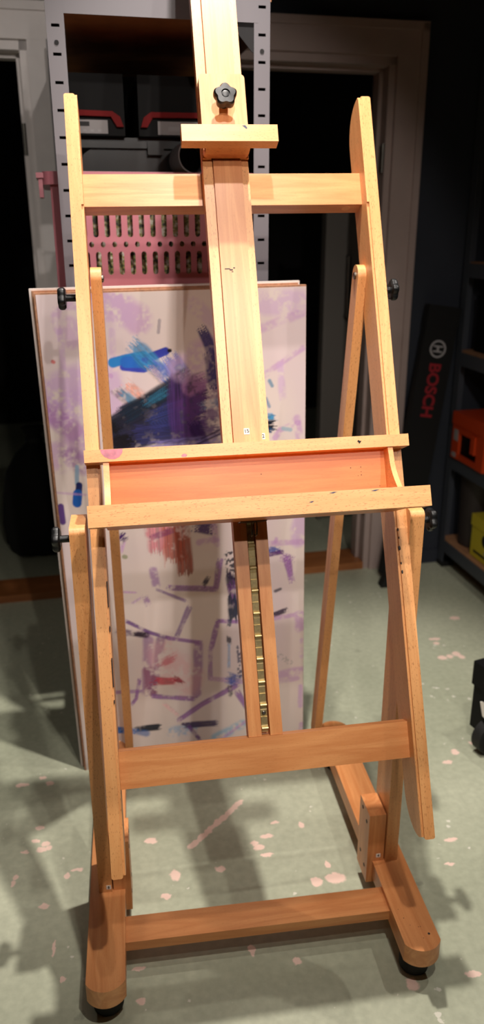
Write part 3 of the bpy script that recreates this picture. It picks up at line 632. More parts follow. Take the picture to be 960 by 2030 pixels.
# ------------------------------------------------------------------ paint-smeared board behind the easel
BW, BH = .600, 1.251
rng = np.random.default_rng(11)
def vnoise(nx, nz, cell, seed):
    """bilinear value noise over the board grid, cell in metres"""
    r = np.random.default_rng(seed)
    gx, gz = int(BW/cell)+3, int(BH/cell)+3
    g = r.random((gz, gx))
    X = np.linspace(0, BW/cell, nx); Z = np.linspace(0, BH/cell, nz)
    xi, zi = X.astype(int), Z.astype(int); fx, fz = X-xi, Z-zi
    fx, fz = fx*fx*(3-2*fx), fz*fz*(3-2*fz)
    a = g[zi][:, xi]; b = g[zi][:, xi+1]; c = g[zi+1][:, xi]; d = g[zi+1][:, xi+1]
    return (a*(1-fx)+b*fx)*(1-fz)[:, None]+(c*(1-fx)+d*fx)*fz[:, None]
def paint_board():
    nx, nz = 301, 626
    S, T = np.meshgrid(np.linspace(0, BW, nx), np.linspace(0, BH, nz))
    col = np.empty((nz, nx, 3)); col[:] = np.array(lin((228, 212, 206))[:3])
    tint = np.clip((vnoise(nx, nz, .16, 3)-.45)*1.2, 0, .35)[..., None]
    col = col*(1-tint)+np.array(lin((214, 190, 206))[:3])*tint
    nA, nB, nC = vnoise(nx, nz, .022, 5), vnoise(nx, nz, .008, 6), vnoise(nx, nz, .0045, 8)
    mott = .5*nA+.3*nB+.2*nC
    wob = (vnoise(nx, nz, .03, 9)-.5)
    for k, (kind, pts, w, c, al) in enumerate(STROKES):
        al = al*(.85 if kind == 'scrub' else 1)
        w = w*(1.15 if kind == 'scrub' else 1.15)
        c = np.array(lin(c)[:3]); best = np.full((nz, nx), 9.); tt = np.zeros((nz, nx)); off = np.zeros((nz, nx)); L0 = 0
        for (x0, z0), (x1, z1) in zip(pts, pts[1:]):
            dx, dz = x1-x0, z1-z0; l = math.hypot(dx, dz)+1e-6
            u = ((S-x0)*dx+(T-z0)*dz)/(l*l); uc = np.clip(u, 0, 1)
            pe = ((T-z0)*dx-(S-x0)*dz)/l
            if kind == 'streak':      # flat-brush strokes keep square, ragged ends
                lo = -9 if (x0, z0) == tuple(pts[0]) else 0
                hi = 9 if (x1, z1) == tuple(pts[-1]) else 1
                uc = np.clip(u, lo, hi)
            d = np.hypot(S-x0-uc*dx, T-z0-uc*dz)
            m = d < best; best[m] = d[m]; tt[m] = (L0+uc*l)[m]; off[m] = pe[m]; L0 += l
        hw = w/2
        soft = {'solid': .12, 'streak': .3, 'scrub': .55, 'line': .4, 'spat': .3}[kind]
        dd = best+wob*hw*(.4 if kind != 'solid' else .15)
        a = np.clip((hw-dd)/(hw*soft+.0012)+.6, 0, 1)
        if kind == 'scrub':
            a = a*np.clip((mott-.27)*3.8, 0, 1)
        elif kind == 'streak':
            r = np.random.default_rng(100+k); tab = r.random(96)
            q = np.clip((off/w+.9)*46, 0, 94); qi = q.astype(int); ns = tab[qi]*(1-(q-qi))+tab[qi+1]*(q-qi)
            tab2 = r.random(96); n2 = tab2[qi]*(1-(q-qi))+tab2[qi+1]*(q-qi)
            over = np.maximum(-tt, tt-L0)-(n2-.45)*min(w*1.3, .03)
            ends = np.clip(-over/.004+.5, 0, 1)
            a = a*np.clip((.8 if al > .84 else .55)+.6*ns, 0, 1)*ends*np.clip((mott-.1)*3.2, .7 if al > .94 else .35, 1)
            c2 = c*(.55+.9*ns[..., None])
            a = (a*al)[..., None]; col = col*(1-a)+c2*a; continue
        elif kind == 'spat':
            a = a*(nC > .52)
        a = (a*al)[..., None]
        col = col*(1-a)+c*a
    return nx, nz, S, T, col
ang = math.radians(1.0)
# board-local: s right, depth back, t up
BOARD = basis((-.375, .7300, 0), (math.cos(ang), 0, math.sin(ang)), (0, 1, 0), (-math.sin(ang), 0, math.cos(ang)))
bd = empty('painted_board', (-.08, .74, 0), 'white board smeared with purple, blue and red paint, standing right behind the easel', 'board')
nx, nz, S, T, colr = paint_board()
me = bpy.data.meshes.new('painted_face')
vco = np.stack([S, np.zeros_like(S), T], -1).reshape(-1, 3)
idx = np.arange(nx*nz).reshape(nz, nx)
fc = np.stack([idx[:-1, :-1], idx[:-1, 1:], idx[1:, 1:], idx[1:, :-1]], -1).reshape(-1, 4)
# back sheet so the laminate has thickness
base = len(vco)
vco = np.vstack([vco, [[0, .0008, 0], [BW, .0008, 0], [BW, .0008, BH], [0, .0008, BH]]])
rim = list(idx[0, :])+list(idx[1:, -1])+list(idx[-1, -2::-1])+list(idx[-2:0:-1, 0])
faces = [tuple(q) for q in fc.tolist()]+[(base+3, base+2, base+1, base)]
faces += [(base, base+1)+tuple(int(q) for q in idx[0, ::-1]), (base+1, base+2)+tuple(int(q) for q in idx[::-1, -1]), (base+2, base+3)+tuple(int(q) for q in idx[-1, :]), (base+3, base)+tuple(int(q) for q in idx[:, 0])]
me.from_pydata(vco.tolist(), [], faces); me.transform(BOARD)
ca = me.color_attributes.new('paint', 'FLOAT_COLOR', 'POINT')
full = np.ones((len(vco), 4)); full[:base, :3] = colr.reshape(-1, 3); full[base:, :3] = lin((228, 212, 206))[:3]
ca.data.foreach_set('color', full.astype(np.float32).ravel())
pm, nt, b = new_mat('paint_on_white_laminate')
an = nt.nodes.new('ShaderNodeVertexColor'); an.layer_name = 'paint'
nt.links.new(an.outputs['Color'], b.inputs['Base Color']); b.inputs['Roughness'].default_value = .38
me.materials.append(pm); me.update()
o = bpy.data.objects.new('painted_face', me); COL.objects.link(o); o.parent = bd
box('board_core', -.0045, BW+.0005, .0008, .0170, -.0, BH+.0035, M['chipboard'], bd, BOARD, r=.0008)
keep(bd)
bd2 = empty('spare_board', (-.08, .757, 0), 'second white board with a brown edge, just showing behind the painted board', 'board')
box('board_panel', -.0155, BW-.011, .0210, .0360, .0, BH+.0115, M['white_enamel'], bd2, BOARD, r=.003)
box('edge_band', -.0100, BW-.015, .0172, .0212, .0, BH+.0075, M['chipboard'], bd2, BOARD, r=.001)
keep(bd2)

# ------------------------------------------------------------------ the room (walls are turned 4.5 degrees against the easel)
ra = math.radians(4.5)
ROOM = basis((0, 1.87, 0), (math.cos(ra), math.sin(ra), 0), (-math.sin(ra), math.cos(ra), 0), (0, 0, 1))
RI = ROOM.inverted()
def rbox(name, x0, x1, y0, y1, z0, z1, mat, parent=None, r=.002, grain=None):
    return box(name, x0, x1, y0, y1, z0, z1, mat, parent, ROOM, r=r, grain=grain)
fl = box('floor', -3.4, 2.6, -7.2, 3.2, -.1, 0, floor_mat(PATCHES), None, ROOM, r=0)
struct(fl)
# bake the floor's object space to the world so the worn spots sit where they are
CEIL = 3.05
struct(rbox('ceiling', -3.4, 2.6, -7.2, 3.2, CEIL, CEIL+.1, M['ceiling'], r=0))
LX0, LX1, RX0, RX1, DH = -1.32, -.475, -.02, .775, 1.945
def wallmesh(name, boxes, mat):
    bm = bmesh.new()
    for q in boxes: box_into(bm, *q)
    return struct(finish(name, bm, mat, None, ROOM, smooth=False))
wallmesh('wall_back', [(-3.4, LX0, 0, .14, 0, CEIL), (LX1, RX0, 0, .14, 0, CEIL), (RX1, 2.6, 0, .14, 0, CEIL), (LX0, LX1, 0, .14, DH, CEIL), (RX0, RX1, 0, .14, DH, CEIL)], M['slate_wall'])
struct(rbox('wall_right', 1.62, 1.74, -7.2, 0, 0, CEIL, M['slate_wall'], r=0))
struct(rbox('wall_left', -2.6, -2.48, -7.2, 0, 0, CEIL, M['slate_wall'], r=0))
struct(rbox('wall_front', -3.4, 2.6, -7.3, -7.2, 0, CEIL, M['slate_wall'], r=0))
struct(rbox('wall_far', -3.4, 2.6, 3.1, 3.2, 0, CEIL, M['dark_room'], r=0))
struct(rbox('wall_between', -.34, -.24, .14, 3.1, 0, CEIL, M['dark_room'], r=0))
def doorway(name, x0, x1, h, mat, lab, n):
    c = bmesh.new()
    o = bpy.data.objects.new(name, None); COL.objects.link(o); struct(o)
    cw, ct = .105, .022
    for nm, a, b_ in (('side_casing', x0-cw, x0+.004), ('side_casing', x1-.004, x1+cw)):
        rbox(nm, a, b_, -ct, -.0005, 0, h+.0005, mat, o, r=.004)
        s = 1 if a < x0-.01 else -1
        xe = a if s > 0 else b_
        rbox('casing_bead', min(xe, xe+s*.026), max(xe, xe+s*.026), -ct-.008, -ct+.001, 0, h+.100, mat, o, r=.003)
    rbox('head_casing', x0-cw, x1+cw, -ct, -.0005, h, h+cw, mat, o, r=.004)
    rbox('casing_bead', x0-cw, x1+cw, -ct-.008, -ct+.001, h+cw-.026, h+cw, mat, o, r=.003)
    jt = .028
    rbox('jamb', x0, x0+jt, -.006, .146, 0, h, mat, o, r=.003)
    rbox('jamb', x1-jt, x1, -.006, .146, 0, h, mat, o, r=.003)
    rbox('head_jamb', x0, x1, -.006, .146, h-jt, h, mat, o, r=.003)
    rbox('stop_bead', x1-jt-.014, x1-jt, .05, .10, 0, h-jt, mat, o, r=.002)
    rbox('stop_bead', x0+jt, x1-jt, .05, .10, h-jt-.014, h-jt, mat, o, r=.002)
    rbox('threshold', x0+jt, x1-jt, -.010, .150, 0, .030, M['threshold'], o, r=.006, grain='x')
    for z in ((1.66, .34) if n == 1 else (1.62, .30)):
        hg = rbox('hinge', x1-jt-.004, x1-jt+.002, .004, .040, z-.045, z+.045, M['steel'], o, r=.001)
        lathe('hinge_pin', [(.006, -.048), (.006, .048)], M['steel'], hg, ROOM @ Matrix.Translation((x1-jt-.006, .000, z)), seg=12)
    return o
doorway('door_1', LX0, LX1, DH, M['white_trim'], '', 1)
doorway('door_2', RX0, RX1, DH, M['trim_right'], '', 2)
# grey door leaf ajar in the room beyond
dl = bpy.data.objects.new('door_3', None); COL.objects.link(dl); struct(dl)
rbox('door_leaf', .755, 1.42, .62, .66, .01, 1.56, M['door_grey'], dl, r=.003)
rbox('edge_trim', .735, .755, .60, .66, .01, 1.58, M['door_grey'], dl, r=.003)
h_ = tube('door_handle', [ROOM @ Vector(q) for q in ((.846, .625, 1.262), (.838, .575, 1.262), (.838, .570, 1.0), (.846, .625, 1.0))], .009, M['steel'], dl)
rbox('lock_plate', .905, .955, .614, .622, 1.20, 1.27, M['slot_dark'], dl, r=.002)
# skirting on the back wall's right end
struct(rbox('baseboard_back', RX1+.107, 1.62, -.014, 0, 0, .06, M['slate_wall'], r=.003))

# ------------------------------------------------------------------ steel shelving end-on between the doorways
sh = empty('metal_shelving', (-.1, 1.3, 0), 'light grey slotted steel shelving unit seen end-on behind the boards', 'shelving')
SX0, SX1, SY0, SY1, SH = -.418, .062, -1.040, -.075, 1.93     # room coordinates
def slotted_post(x0, x1, yfront, depth, flip):
    """angle post with real slots punched through the face: built as strips round the holes"""
    bm = bmesh.new(); t = .0018; w = x1-x0
    zs = []; z = .06; k = 0
    pitch = .0520
    xs0, xs1 = x0+w*.27, x1-w*.27
    cur = 0.0
    while z < SH-.03:
        hh = .0029
        box_into(bm, x0, x1, yfront, yfront+t, cur, z-hh)
        box_into(bm, x0, xs0, yfront, yfront+t, z-hh, z+hh); box_into(bm, xs1, x1, yfront, yfront+t, z-hh, z+hh)
        cur = z+hh; z += pitch
    box_into(bm, x0, x1, yfront, yfront+t, cur, SH)
    bmesh.ops.remove_doubles(bm, verts=bm.verts, dist=1e-5)
    xf = x0 if flip else x1-t
    box_into(bm, xf, xf+t, yfront+t, yfront+depth, 0, SH)
    p = finish('post', bm, M['shelf_grey'], sh, ROOM, smooth=False)
    # dark sheet behind the slots, in place of the shade inside the post
    box('slot_shade_sheet', x0+.004, x1-.004, yfront+.012, yfront+.014, .01, SH-.01, M['slot_dark'], p, ROOM, r=0)
    zc = 1.745
    lathe('bolt', [(.0048, -.0012), (.0048, .001)], M['slot_dark'], p, ROOM @ Matrix.Translation(((x0+x1)/2, yfront, zc)) @ Matrix.Rotation(PI/2, 4, 'X'), seg=14)
    return p
for y in (SY0, SY1-.04):
    slotted_post(SX0, SX0+.0365, y, .036, True); slotted_post(SX1-.0450, SX1-.0095, y, .036, False)
for z0 in (.08, .62, 1.202, 1.812):
    d = rbox('deck', SX0+.004, SX1-.004, SY0+.012, SY1-.012, z0+.029, z0+.0385, M['osb'], sh, r=0)
    for y0 in (SY0-.0022, SY1-.002):
        rbox('end_beam', SX0+.036, SX1-.036, y0+.002, y0+.004, z0-.014, z0+.037, M['shelf_grey'], d, r=0)
    for x0 in (SX0+.002, SX1-.004):
        rbox('long_beam', x0, x0+.002, SY0+.034, SY1-.034, z0-.014, z0+.037, M['shelf_grey'], d, r=0)
tri = [(SX1-.0375, 1.800), (SX1-.0375, 1.735), (SX1-.050, 1.745), (SX1-.078, 1.775), (SX1-.088, 1.800)]
prism('corner_gusset', tri, SY0+.003, SY0+.005, 'y', M['slot_dark'], sh, ROOM, r=0)
keep(sh)

# dusty pink slotted basket on the shelf
bk = empty('plastic_basket', tuple(ROOM @ Vector((-.14, -.86, 1.241))), 'dusty pink plastic basket with slotted sides on the grey shelving', 'basket')
def panel_with_holes(bm, x0, x1, y, z0, z1, holes, t=.0025):
    """wall panel in the x-z plane; holes = outlines; a triangulated fill with the holes left open, given thickness"""
    loops = [[(x0, z0), (x1, z0), (x1, z1), (x0, z1)]]+holes
    tmp = bmesh.new(); es = []
    for lp_ in loops:
        vs = [tmp.verts.new((x, y, z)) for x, z in lp_]
        es += [tmp.edges.new((vs[i], vs[(i+1) % len(vs)])) for i in range(len(vs))]
    bmesh.ops.triangle_fill(tmp, use_beauty=True, use_dissolve=False, edges=es)
    bmesh.ops.solidify(tmp, geom=tmp.faces[:], thickness=t)
    m_ = bpy.data.meshes.new('t'); tmp.to_mesh(m_); tmp.free(); bm.from_mesh(m_); bpy.data.meshes.remove(m_)
bx0, bx1, by0, by1, bz0, bz1 = -.436, .045, -.985, -.700, 1.243, 1.500
holes = []
def slot(cx, z0, z1, w): return [(x, z) for x, z in arc(cx, z1-w/2, w/2, 0, 180, 6)+arc(cx, z0+w/2, w/2, 180, 360, 6)]
x = bx0+.068; i = 0
while x < bx1-.015:
    holes.append(slot(x, 1.358, 1.4700, .0125)); holes.append(slot(x+.004, 1.283, 1.342, .0125))
    if x+.020 < bx1-.02: holes.append([(x+.0165+.0075*math.cos(t*PI/4), 1.3505+.0085*math.sin(t*PI/4)) for t in range(8)])
    x += .0262
holes = [h for h in holes]
bm = bmesh.new()
# two rows of slots share the waist with the diamonds: keep the outlines apart
hs = []
x = bx0+.068
while x < bx1-.015:
    hs.append(slot(x, 1.3665, 1.4700, .0122)); hs.append(slot(x+.003, 1.2835, 1.3355, .0122))
    if x+.0145 < bx1-.02: hs.append([(x+.0148+.0058*math.cos(t*PI/4), 1.3510+.0066*math.sin(t*PI/4)) for t in range(8)])
    x += .0262
for yy in (by0, by1):
    bm = bmesh.new(); panel_with_holes(bm, bx0, bx1, yy, bz0, bz1, hs)
    finish('slotted_wall', bm, M['pink_plastic'], bk, ROOM, smooth=False)
bm = bmesh.new()
for xx in (bx0, bx1-.0025):
    bm = bmesh.new(); box_into(bm, xx, xx+.0025, by0+.0025, by1, bz0, bz1); finish('end_wall', bm, M['pink_plastic'], bk, ROOM, smooth=False)
bm = bmesh.new(); box_into(bm, bx0, bx1, by0+.003, by1, bz0-.001, bz0+.002); finish('basket_floor', bm, M['pink_plastic'], bk, ROOM, smooth=False)
bm = bmesh.new()
prof = round_rect(bx0-.016, bx1+.016, by0-.014, by1+.014, .03, 6); inn = round_rect(bx0+.001, bx1-.001, by0+.001, by1-.001, .015, 6)
n = len(prof)
for (z, lst) in ((1.498, prof),): pass
A1 = [bm.verts.new((x, y, 1.478)) for x, y in prof]; A2 = [bm.verts.new((x, y, 1.505)) for x, y in prof]
B1 = [bm.verts.new((x, y, 1.478)) for x, y in inn]; B2 = [bm.verts.new((x, y, 1.505)) for x, y in inn]
for i in range(n):
    j = (i+1) % n
    bm.faces.new((A1[i], A1[j], A2[j], A2[i])); bm.faces.new((A2[i], A2[j], B2[j], B2[i])); bm.faces.new((B2[i], B2[j], B1[j], B1[i])); bm.faces.new((B1[i], B1[j], A1[j], A1[i]))
finish('rim', bm, M['pink_plastic'], bk, ROOM)
# carrying handle at the left end, hanging past the post
for k in range(4):
    rbox('handle_rib', bx0-.0245, bx0-.0155, by0+.010+.024*k, by0+.018+.024*k, 1.452, 1.500, M['pink_plastic'], bk, r=.001)
rbox('handle_lip', bx0-.0290, bx0-.0010, by0+.004, by0+.110, 1.492, 1.503, M['pink_plastic'], bk, r=.003)
keep(bk)
# what is in the basket: mottled packs seen through the slots
mm, nt, b = new_mat('mottled_print'); N, Lk = nt.nodes.new, nt.links.new
tc = N('ShaderNodeTexCoord'); vo = N('ShaderNodeTexNoise'); vo.inputs['Scale'].default_value = 95; vo.inputs['Detail'].default_value = 4; Lk(tc.outputs['Object'], vo.inputs['Vector'])
cr = N('ShaderNodeValToRGB'); Lk(vo.outputs['Fac'], cr.inputs[0]); e = cr.color_ramp.elements
e[0].position = .36; e[0].color = lin((38, 36, 32)); e[1].position = .66; e[1].color = lin((206, 196, 184))
for p_, c_ in ((.45, (96, 104, 62)), (.52, (150, 132, 74)), (.58, (168, 170, 150))):
    q = e.new(p_); q.color = lin(c_)
Lk(cr.outputs[0], b.inputs['Base Color']); b.inputs['Roughness'].default_value = .5
pk = box('patterned_bundle', -.352, .020, -.955, -.76, 1.2455, 1.470, mm, None, ROOM, r=.02, seg=3)
tag(pk, 'mottled green and white bundle seen through the slots of the pink basket', 'bundle')

# things on the shelf above the basket
paper = box('printed_sheet', -.375, -.150, -.93, -.74, 1.5065, 1.5095, M['paper'], None, ROOM @ Matrix.Rotation(0, 4, 'Z'), r=0)
bmp = paper
tag(paper, 'white printed sheet lying across the rim of the pink basket', 'paper')
for (x, y, l) in ((-.33, -.925, .05), (-.26, -.926, .03), (-.21, -.925, .04)):
    rbox('print_mark', x, x+l, y, y+.012, 1.5095, 1.5098, M['ink'], paper, r=0)
def tool_case(x0, x1, label, lx0, lx1, flip):
    t = empty('tool_case', tuple(ROOM @ Vector(((x0+x1)/2, -.60, 1.60))), label, 'toolbox', 'tool cases on the shelving')
    y0, y1, z0, z1 = -.775, -.42, 1.600, 1.735
    rbox('case_body', x0, x1, y0, y1, z0, z1, M['black_case'], t, r=.008)
    zt_ = 1.655
    tp = [(x0+.004, zt_-.012), (x0+.004, zt_), (x1-.030, zt_-.002), (x1-.012, zt_-.014), (x1-.004, zt_-.036), (x1-.020, zt_-.036), (x1-.034, zt_-.014)] if not flip else \
         [(x1-.004, zt_-.012), (x1-.004, zt_), (x0+.030, zt_-.002), (x0+.012, zt_-.014), (x0+.004, zt_-.036), (x0+.020, zt_-.036), (x0+.034, zt_-.014)]
    prism('red_trim', tp, y0-.012, y0-.0005, 'y', M['red_plastic'], t, ROOM, r=.002)
    lb = rbox('case_label', lx0, lx1, y0-.003, y0-.0004, 1.604, 1.634, M['label_white'], t, r=.0005)
    if not flip:
        rbox('label_print', lx0+.004, lx0+.040, y0-.0036, y0-.0029, 1.620, 1.630, M['ink'], lb, r=0)
        for q in range(4): rbox('label_print', lx0+.006+.018*q, lx0+.014+.018*q, y0-.0036, y0-.0029, 1.608, 1.613, M['bag_grey'], lb, r=0)
    else:
        rbox('label_print', lx0+.026, lx1-.012, y0-.0036, y0-.0029, 1.612, 1.622, M['bag_grey'], lb, r=0)
    keep(t)
tool_case(-.408, -.246, 'black tool case with red trim and white label, left one on the upper shelf', -.372, -.288, False)
tool_case(-.212, .040, 'black tool case with red trim and pale label, right one beside the easel mast', -.165, -.060, True)
bn = empty('storage_bin', tuple(ROOM @ Vector((-.17, -.60, 1.52))), 'dark smoke-grey plastic bin under the two tool cases', 'bin')
prism('bin_body', [(-.362, 1.512), (-.350, 1.560), (-.330, 1.574), (.010, 1.574), (.030, 1.560), (.036, 1.512)], -.735, -.42, 'y', M['smoke_bin'], bn, ROOM, r=.006)
rbox('bin_lid', -.372, .044, -.748, -.41, 1.575, 1.5985, M['smoke_bin'], bn, r=.008)
rbox('lid_catch', -.190, -.150, -.757, -.747, 1.560, 1.5920, M['smoke_bin'], bn, r=.003)
keep(bn)
pp = empty('cardboard_tube', tuple(ROOM @ Vector((-.100, -.9, 1.5445))), 'open grey tube end lying on the basket behind the easel mast', 'tube')
bm = bmesh.new(); lathe_into(bm, [(.0365, -.935), (.0395, -.935), (.0395, -.775), (.0365, -.775), (.0365, -.935)], 36, 'y', (-.100, 0, 1.5450), cap=False)
finish('tube_wall', bm, M['pipe_grey'], pp, ROOM)
lathe('tube_end', [(.0366, -.790), (.0366, -.786)], M['slot_dark'], pp, ROOM, seg=36, axis='y', c=(-.100, 0, 1.5450))
keep(pp)
for nm, x0, x1, y0, y1, z0, z1, lab in (('storage_box', -.36, .03, -.36, -.12, 1.2415, 1.70, 'black storage box at the dark back of the grey shelving'),):
    bx = empty(nm, tuple(ROOM @ Vector(((x0+x1)/2, (y0+y1)/2, z0))), lab, 'box')
    rbox('box_body', x0, x1, y0, y1, z0, z1-.03, M['black_case'], bx, r=.006); rbox('box_lid', x0-.004, x1+.004, y0-.004, y1+.004, z1-.03, z1, M['black_case'], bx, r=.006)
    keep(bx)
# ------------------------------------------------------------------ right-hand side: long case, dark shelving and what is on it
bg = empty('long_bag', tuple(ROOM @ Vector((.93, -.06, 0))), 'long black case with red lettering leaning on the dark wall', 'case')
lean = math.radians(8.2)
BAG = ROOM @ basis((.850, -.125, .012), (math.cos(lean), 0, -math.sin(lean)), (0, math.cos(.055), -math.sin(.055)), (math.sin(lean), math.sin(.055), math.cos(lean)))
bgb = box('bag_body', -.066, .066, 0, .036, 0, 1.095, M['bag_black'], bg, BAG, r=.012, seg=3)
box('top_flap', -.068, .068, -.003, .039, 1.02, 1.100, M['bag_black'], bg, BAG, r=.010)
TX = BAG @ Matrix.Translation((0, -.0005, .775)) @ Matrix.Rotation(PI/2, 4, 'X') @ Matrix.Rotation(-PI/2, 4, 'Z')
text('lettering', 'BOSCH', .066, M['bag_red'], bg, TX, .0006, .0022)
# round emblem: ring with an H-shaped armature inside
EM = BAG @ Matrix.Translation((0, -.0005, .937)) @ Matrix.Rotation(PI/2, 4, 'X') @ Matrix.Rotation(-PI/2, 4, 'Z')
bm = bmesh.new(); lathe_into(bm, [(.0270, 0), (.0340, 0), (.0340, .001), (.0270, .001), (.0270, 0)], 40, 'z', (0, 0, 0), cap=False)
em = finish('emblem', bm, M['bag_grey'], bg, EM)
for a0 in (1, -1):
    pl = [(a0*.007, -.017), (a0*.013, -.0235), (a0*.013, .0235), (a0*.007, .017)]
    prism('emblem_armature', pl, 0, .001, 'z', M['bag_grey'], em, EM, r=0)
prism('emblem_armature', [(-.008, -.0045), (.008, -.0045), (.008, .0045), (-.008, .0045)], 0, .001, 'z', M['bag_grey'], em, EM, r=0)
box('carry_strap', .066, .072, .008, .028, .30, .95, M['bag_black'], bg, BAG, r=.002)
keep(bg)

ds = empty('dark_shelving', tuple(ROOM @ Vector((1.3, -.6, 0))), 'dark steel shelving with plywood decks along the right-hand wall', 'shelving')
DX0, DX1, DY0, DY1 = 1.090, 1.560, -1.66, -.020
for (x0, y0) in ((DX0, DY1-.045), (DX1-.045, DY1-.045), (DX0, DY0), (DX1-.045, DY0)):
    bm = bmesh.new(); box_into(bm, x0, x0+.003, y0, y0+.045, 0, 1.95); box_into(bm, x0, x0+.045, (y0+.042 if y0 > -1 else y0), (y0+.045 if y0 > -1 else y0+.003), 0, 1.95)
    p_ = finish('post', bm, M['shelf_dark'], ds, ROOM, smooth=False)
    rbox('foot_cap', x0-.003, x0+.050, y0-.003, y0+.048, 0, .02, M['rubber'], p_, r=.003)
for z0 in (.072, .445, .870, 1.205, 1.72):
    d = rbox('deck', DX0+.004, DX1-.004, DY0+.004, DY1-.004, z0+.046, z0+.056, M['shelf_ply'], ds, r=.001)
    for xx in (DX0-.001, DX1-.002): rbox('long_beam', xx, xx+.003, DY0+.04, DY1-.04, z0, z0+.052, M['shelf_dark'], d, r=0)
    for yy in (DY0+.001, DY1-.004): rbox('end_beam', DX0+.04, DX1-.04, yy, yy+.003, z0, z0+.052, M['shelf_dark'], d, r=0)
keep(ds)
by = empty('waste_bin', tuple(ROOM @ Vector((1.215, -.165, .1285))), 'round dark brown bin on the bottom deck of the right shelving', 'bin')
lathe('bin_body', [(.070, .129), (.076, .132), (.086, .420), (.090, .424), (.090, .436), (.083, .436), (.074, .150), (.0, .146)], M['bin_brown'], by, ROOM @ Matrix.Translation((1.200, -.135, 0)), seg=36, cap=False)
lathe('bin_base', [(.0, .1285), (.071, .1285), (.071, .131)], M['bin_brown'], by, ROOM @ Matrix.Translation((1.200, -.135, 0)), seg=36, cap=False)
keep(by)
yb = empty('yellow_carton', tuple(ROOM @ Vector((1.25, -.36, .1285))), 'yellow carton with dark print on the bottom deck of the right shelving', 'box')
ybb = rbox('carton_body', 1.118, 1.33, -.480, -.236, .1285, .300, M['yellow_box'], yb, r=.002)
rbox('carton_lid', 1.114, 1.334, -.484, -.232, .258, .305, M['yellow_box'], yb, r=.003)
bm = bmesh.new(); lathe_into(bm, [(.026, 0), (.026, .0006)], 24, 'x', (1.1172, -.345, .222)); finish('print_mark', bm, M['ink'], ybb, ROOM)
rbox('print_mark', 1.1172, 1.1182, -.450, -.262, .150, .160, M['ink'], ybb, r=0)
rbox('print_mark', 1.1172, 1.1182, -.400, -.345, .166, .178, M['label_white'], ybb, r=0)
keep(yb)
def orange_case(y0, y1, z0, lab):
    oc = empty('orange_case', tuple(ROOM @ Vector((1.2, (y0+y1)/2, z0))), lab, 'toolbox', 'orange cases on the right shelving')
    x0, x1, z1 = 1.078, 1.40, z0+.190
    rbox('case_body', x0+.012, x1, y0+.008, y1-.008, z0, z1-.02, M['black_case'], oc, r=.006)
    rbox('lid', x0-.004, x1+.004, y0, y1, z1-.050, z1, M['orange_plastic'], oc, r=.008)
    for a, b_ in ((y0, y0+.055), (y1-.055, y1)):
        rbox('corner_guard', x0, x1, a, b_, z0, z1-.048, M['orange_plastic'], oc, r=.006)
    rbox('front_lip', x0, x0+.02, y0+.05, y1-.05, z1-.080, z1-.046, M['orange_plastic'], oc, r=.004)
    rbox('sill', x0+.002, x0+.02, y0+.05, y1-.05, z0, z0+.022, M['orange_plastic'], oc, r=.003)
    rbox('corner_label', x0-.0015, x0, y1-.048, y1-.016, z0+.075, z0+.120, M['label_white'], oc, r=0)
    rbox('latch', x0-.008, x0+.004, y0+.060, y0+.090, z0+.055, z0+.125, M['orange_plastic'], oc, r=.003)
    rbox('corner_label', x0-.0015, x0, y1-.040, y1-.010, z0+.006, z0+.024, M['label_white'], oc, r=0)
    keep(oc)
orange_case(-.330, -.075, .5015, 'orange and black tool case at the far end of the right shelving')
def plain_case(name, x0, x1, y0, y1, z0, z1, lab, mat, cat='box'):
    q = empty(name, tuple(ROOM @ Vector(((x0+x1)/2, (y0+y1)/2, z0))), lab, cat)
    rbox('case_body', x0, x1, y0, y1, z0, z1-.04, mat, q, r=.008); rbox('case_lid', x0-.003, x1+.003, y0-.003, y1+.003, z1-.04, z1, mat, q, r=.008)
    rbox('clasp', x0-.010, x0-.002, (y0+y1)/2-.02, (y0+y1)/2+.02, z1-.075, z1-.02, mat, q, r=.003)
    keep(q)
plain_case('storage_box', 1.14, 1.5, -.330, -.07, .9265, 1.14, 'black storage box on the middle deck of the right shelving', M['black_case'])
plain_case('red_box', 1.16, 1.5, -.300, -.08, 1.2615, 1.40, 'dark red box high up on the right shelving', plain('dark_red', (120, 22, 24), .5))

# rolling tool case cut off by the right edge
tc_ = empty('rolling_case', tuple(ROOM @ Vector((.76, -1.36, 0))), 'black rolling tool case with white tag, cut off by the right picture edge', 'toolbox')
RC = ROOM @ Matrix.Translation((.772, -1.375, 0)) @ Matrix.Rotation(math.radians(12), 4, 'Z')
box('case_body', -.125, .22, -.19, .19, .055, .23, M['black_case'], tc_, RC, r=.015)
box('case_lid', -.130, .225, -.195, .195, .190, .262, M['black_case'], tc_, RC, r=.015)
for yy in (-.13, .13):
    lathe('wheel', [(.040, -.020), (.050, -.016), (.050, .016), (.040, .020)], M['rubber'], tc_, RC @ Matrix.Translation((-.105, yy, .050)) @ Matrix.Rotation(PI/2, 4, 'X'), seg=28)
box('bumper', -.150, -.115, -.10, .10, .07, .14, M['black_case'], tc_, RC, r=.012)
prism('paper_tag', [(.045, .150), (.10, .176), (.150, .158), (.135, .120), (.065, .116)], -.1345, -.1310, 'x', M['sticker'], tc_, RC, r=0)
box('side_rib', -.140, -.120, .06, .14, .185, .225, M['black_case'], tc_, RC, r=.008)
keep(tc_)
# black rubber stop on the floor by the right doorway
dsx = empty('door_stop', (.80, 1.74, 0), 'small black rubber wedge on the floor in front of the right doorway', 'door stop')
prism('wedge', [(.765, 0), (.822, 0), (.822, .075), (.812, .085), (.796, .080)], 1.72, 1.765, 'y', M['rubber'], dsx, None, r=.006)
keep(dsx)
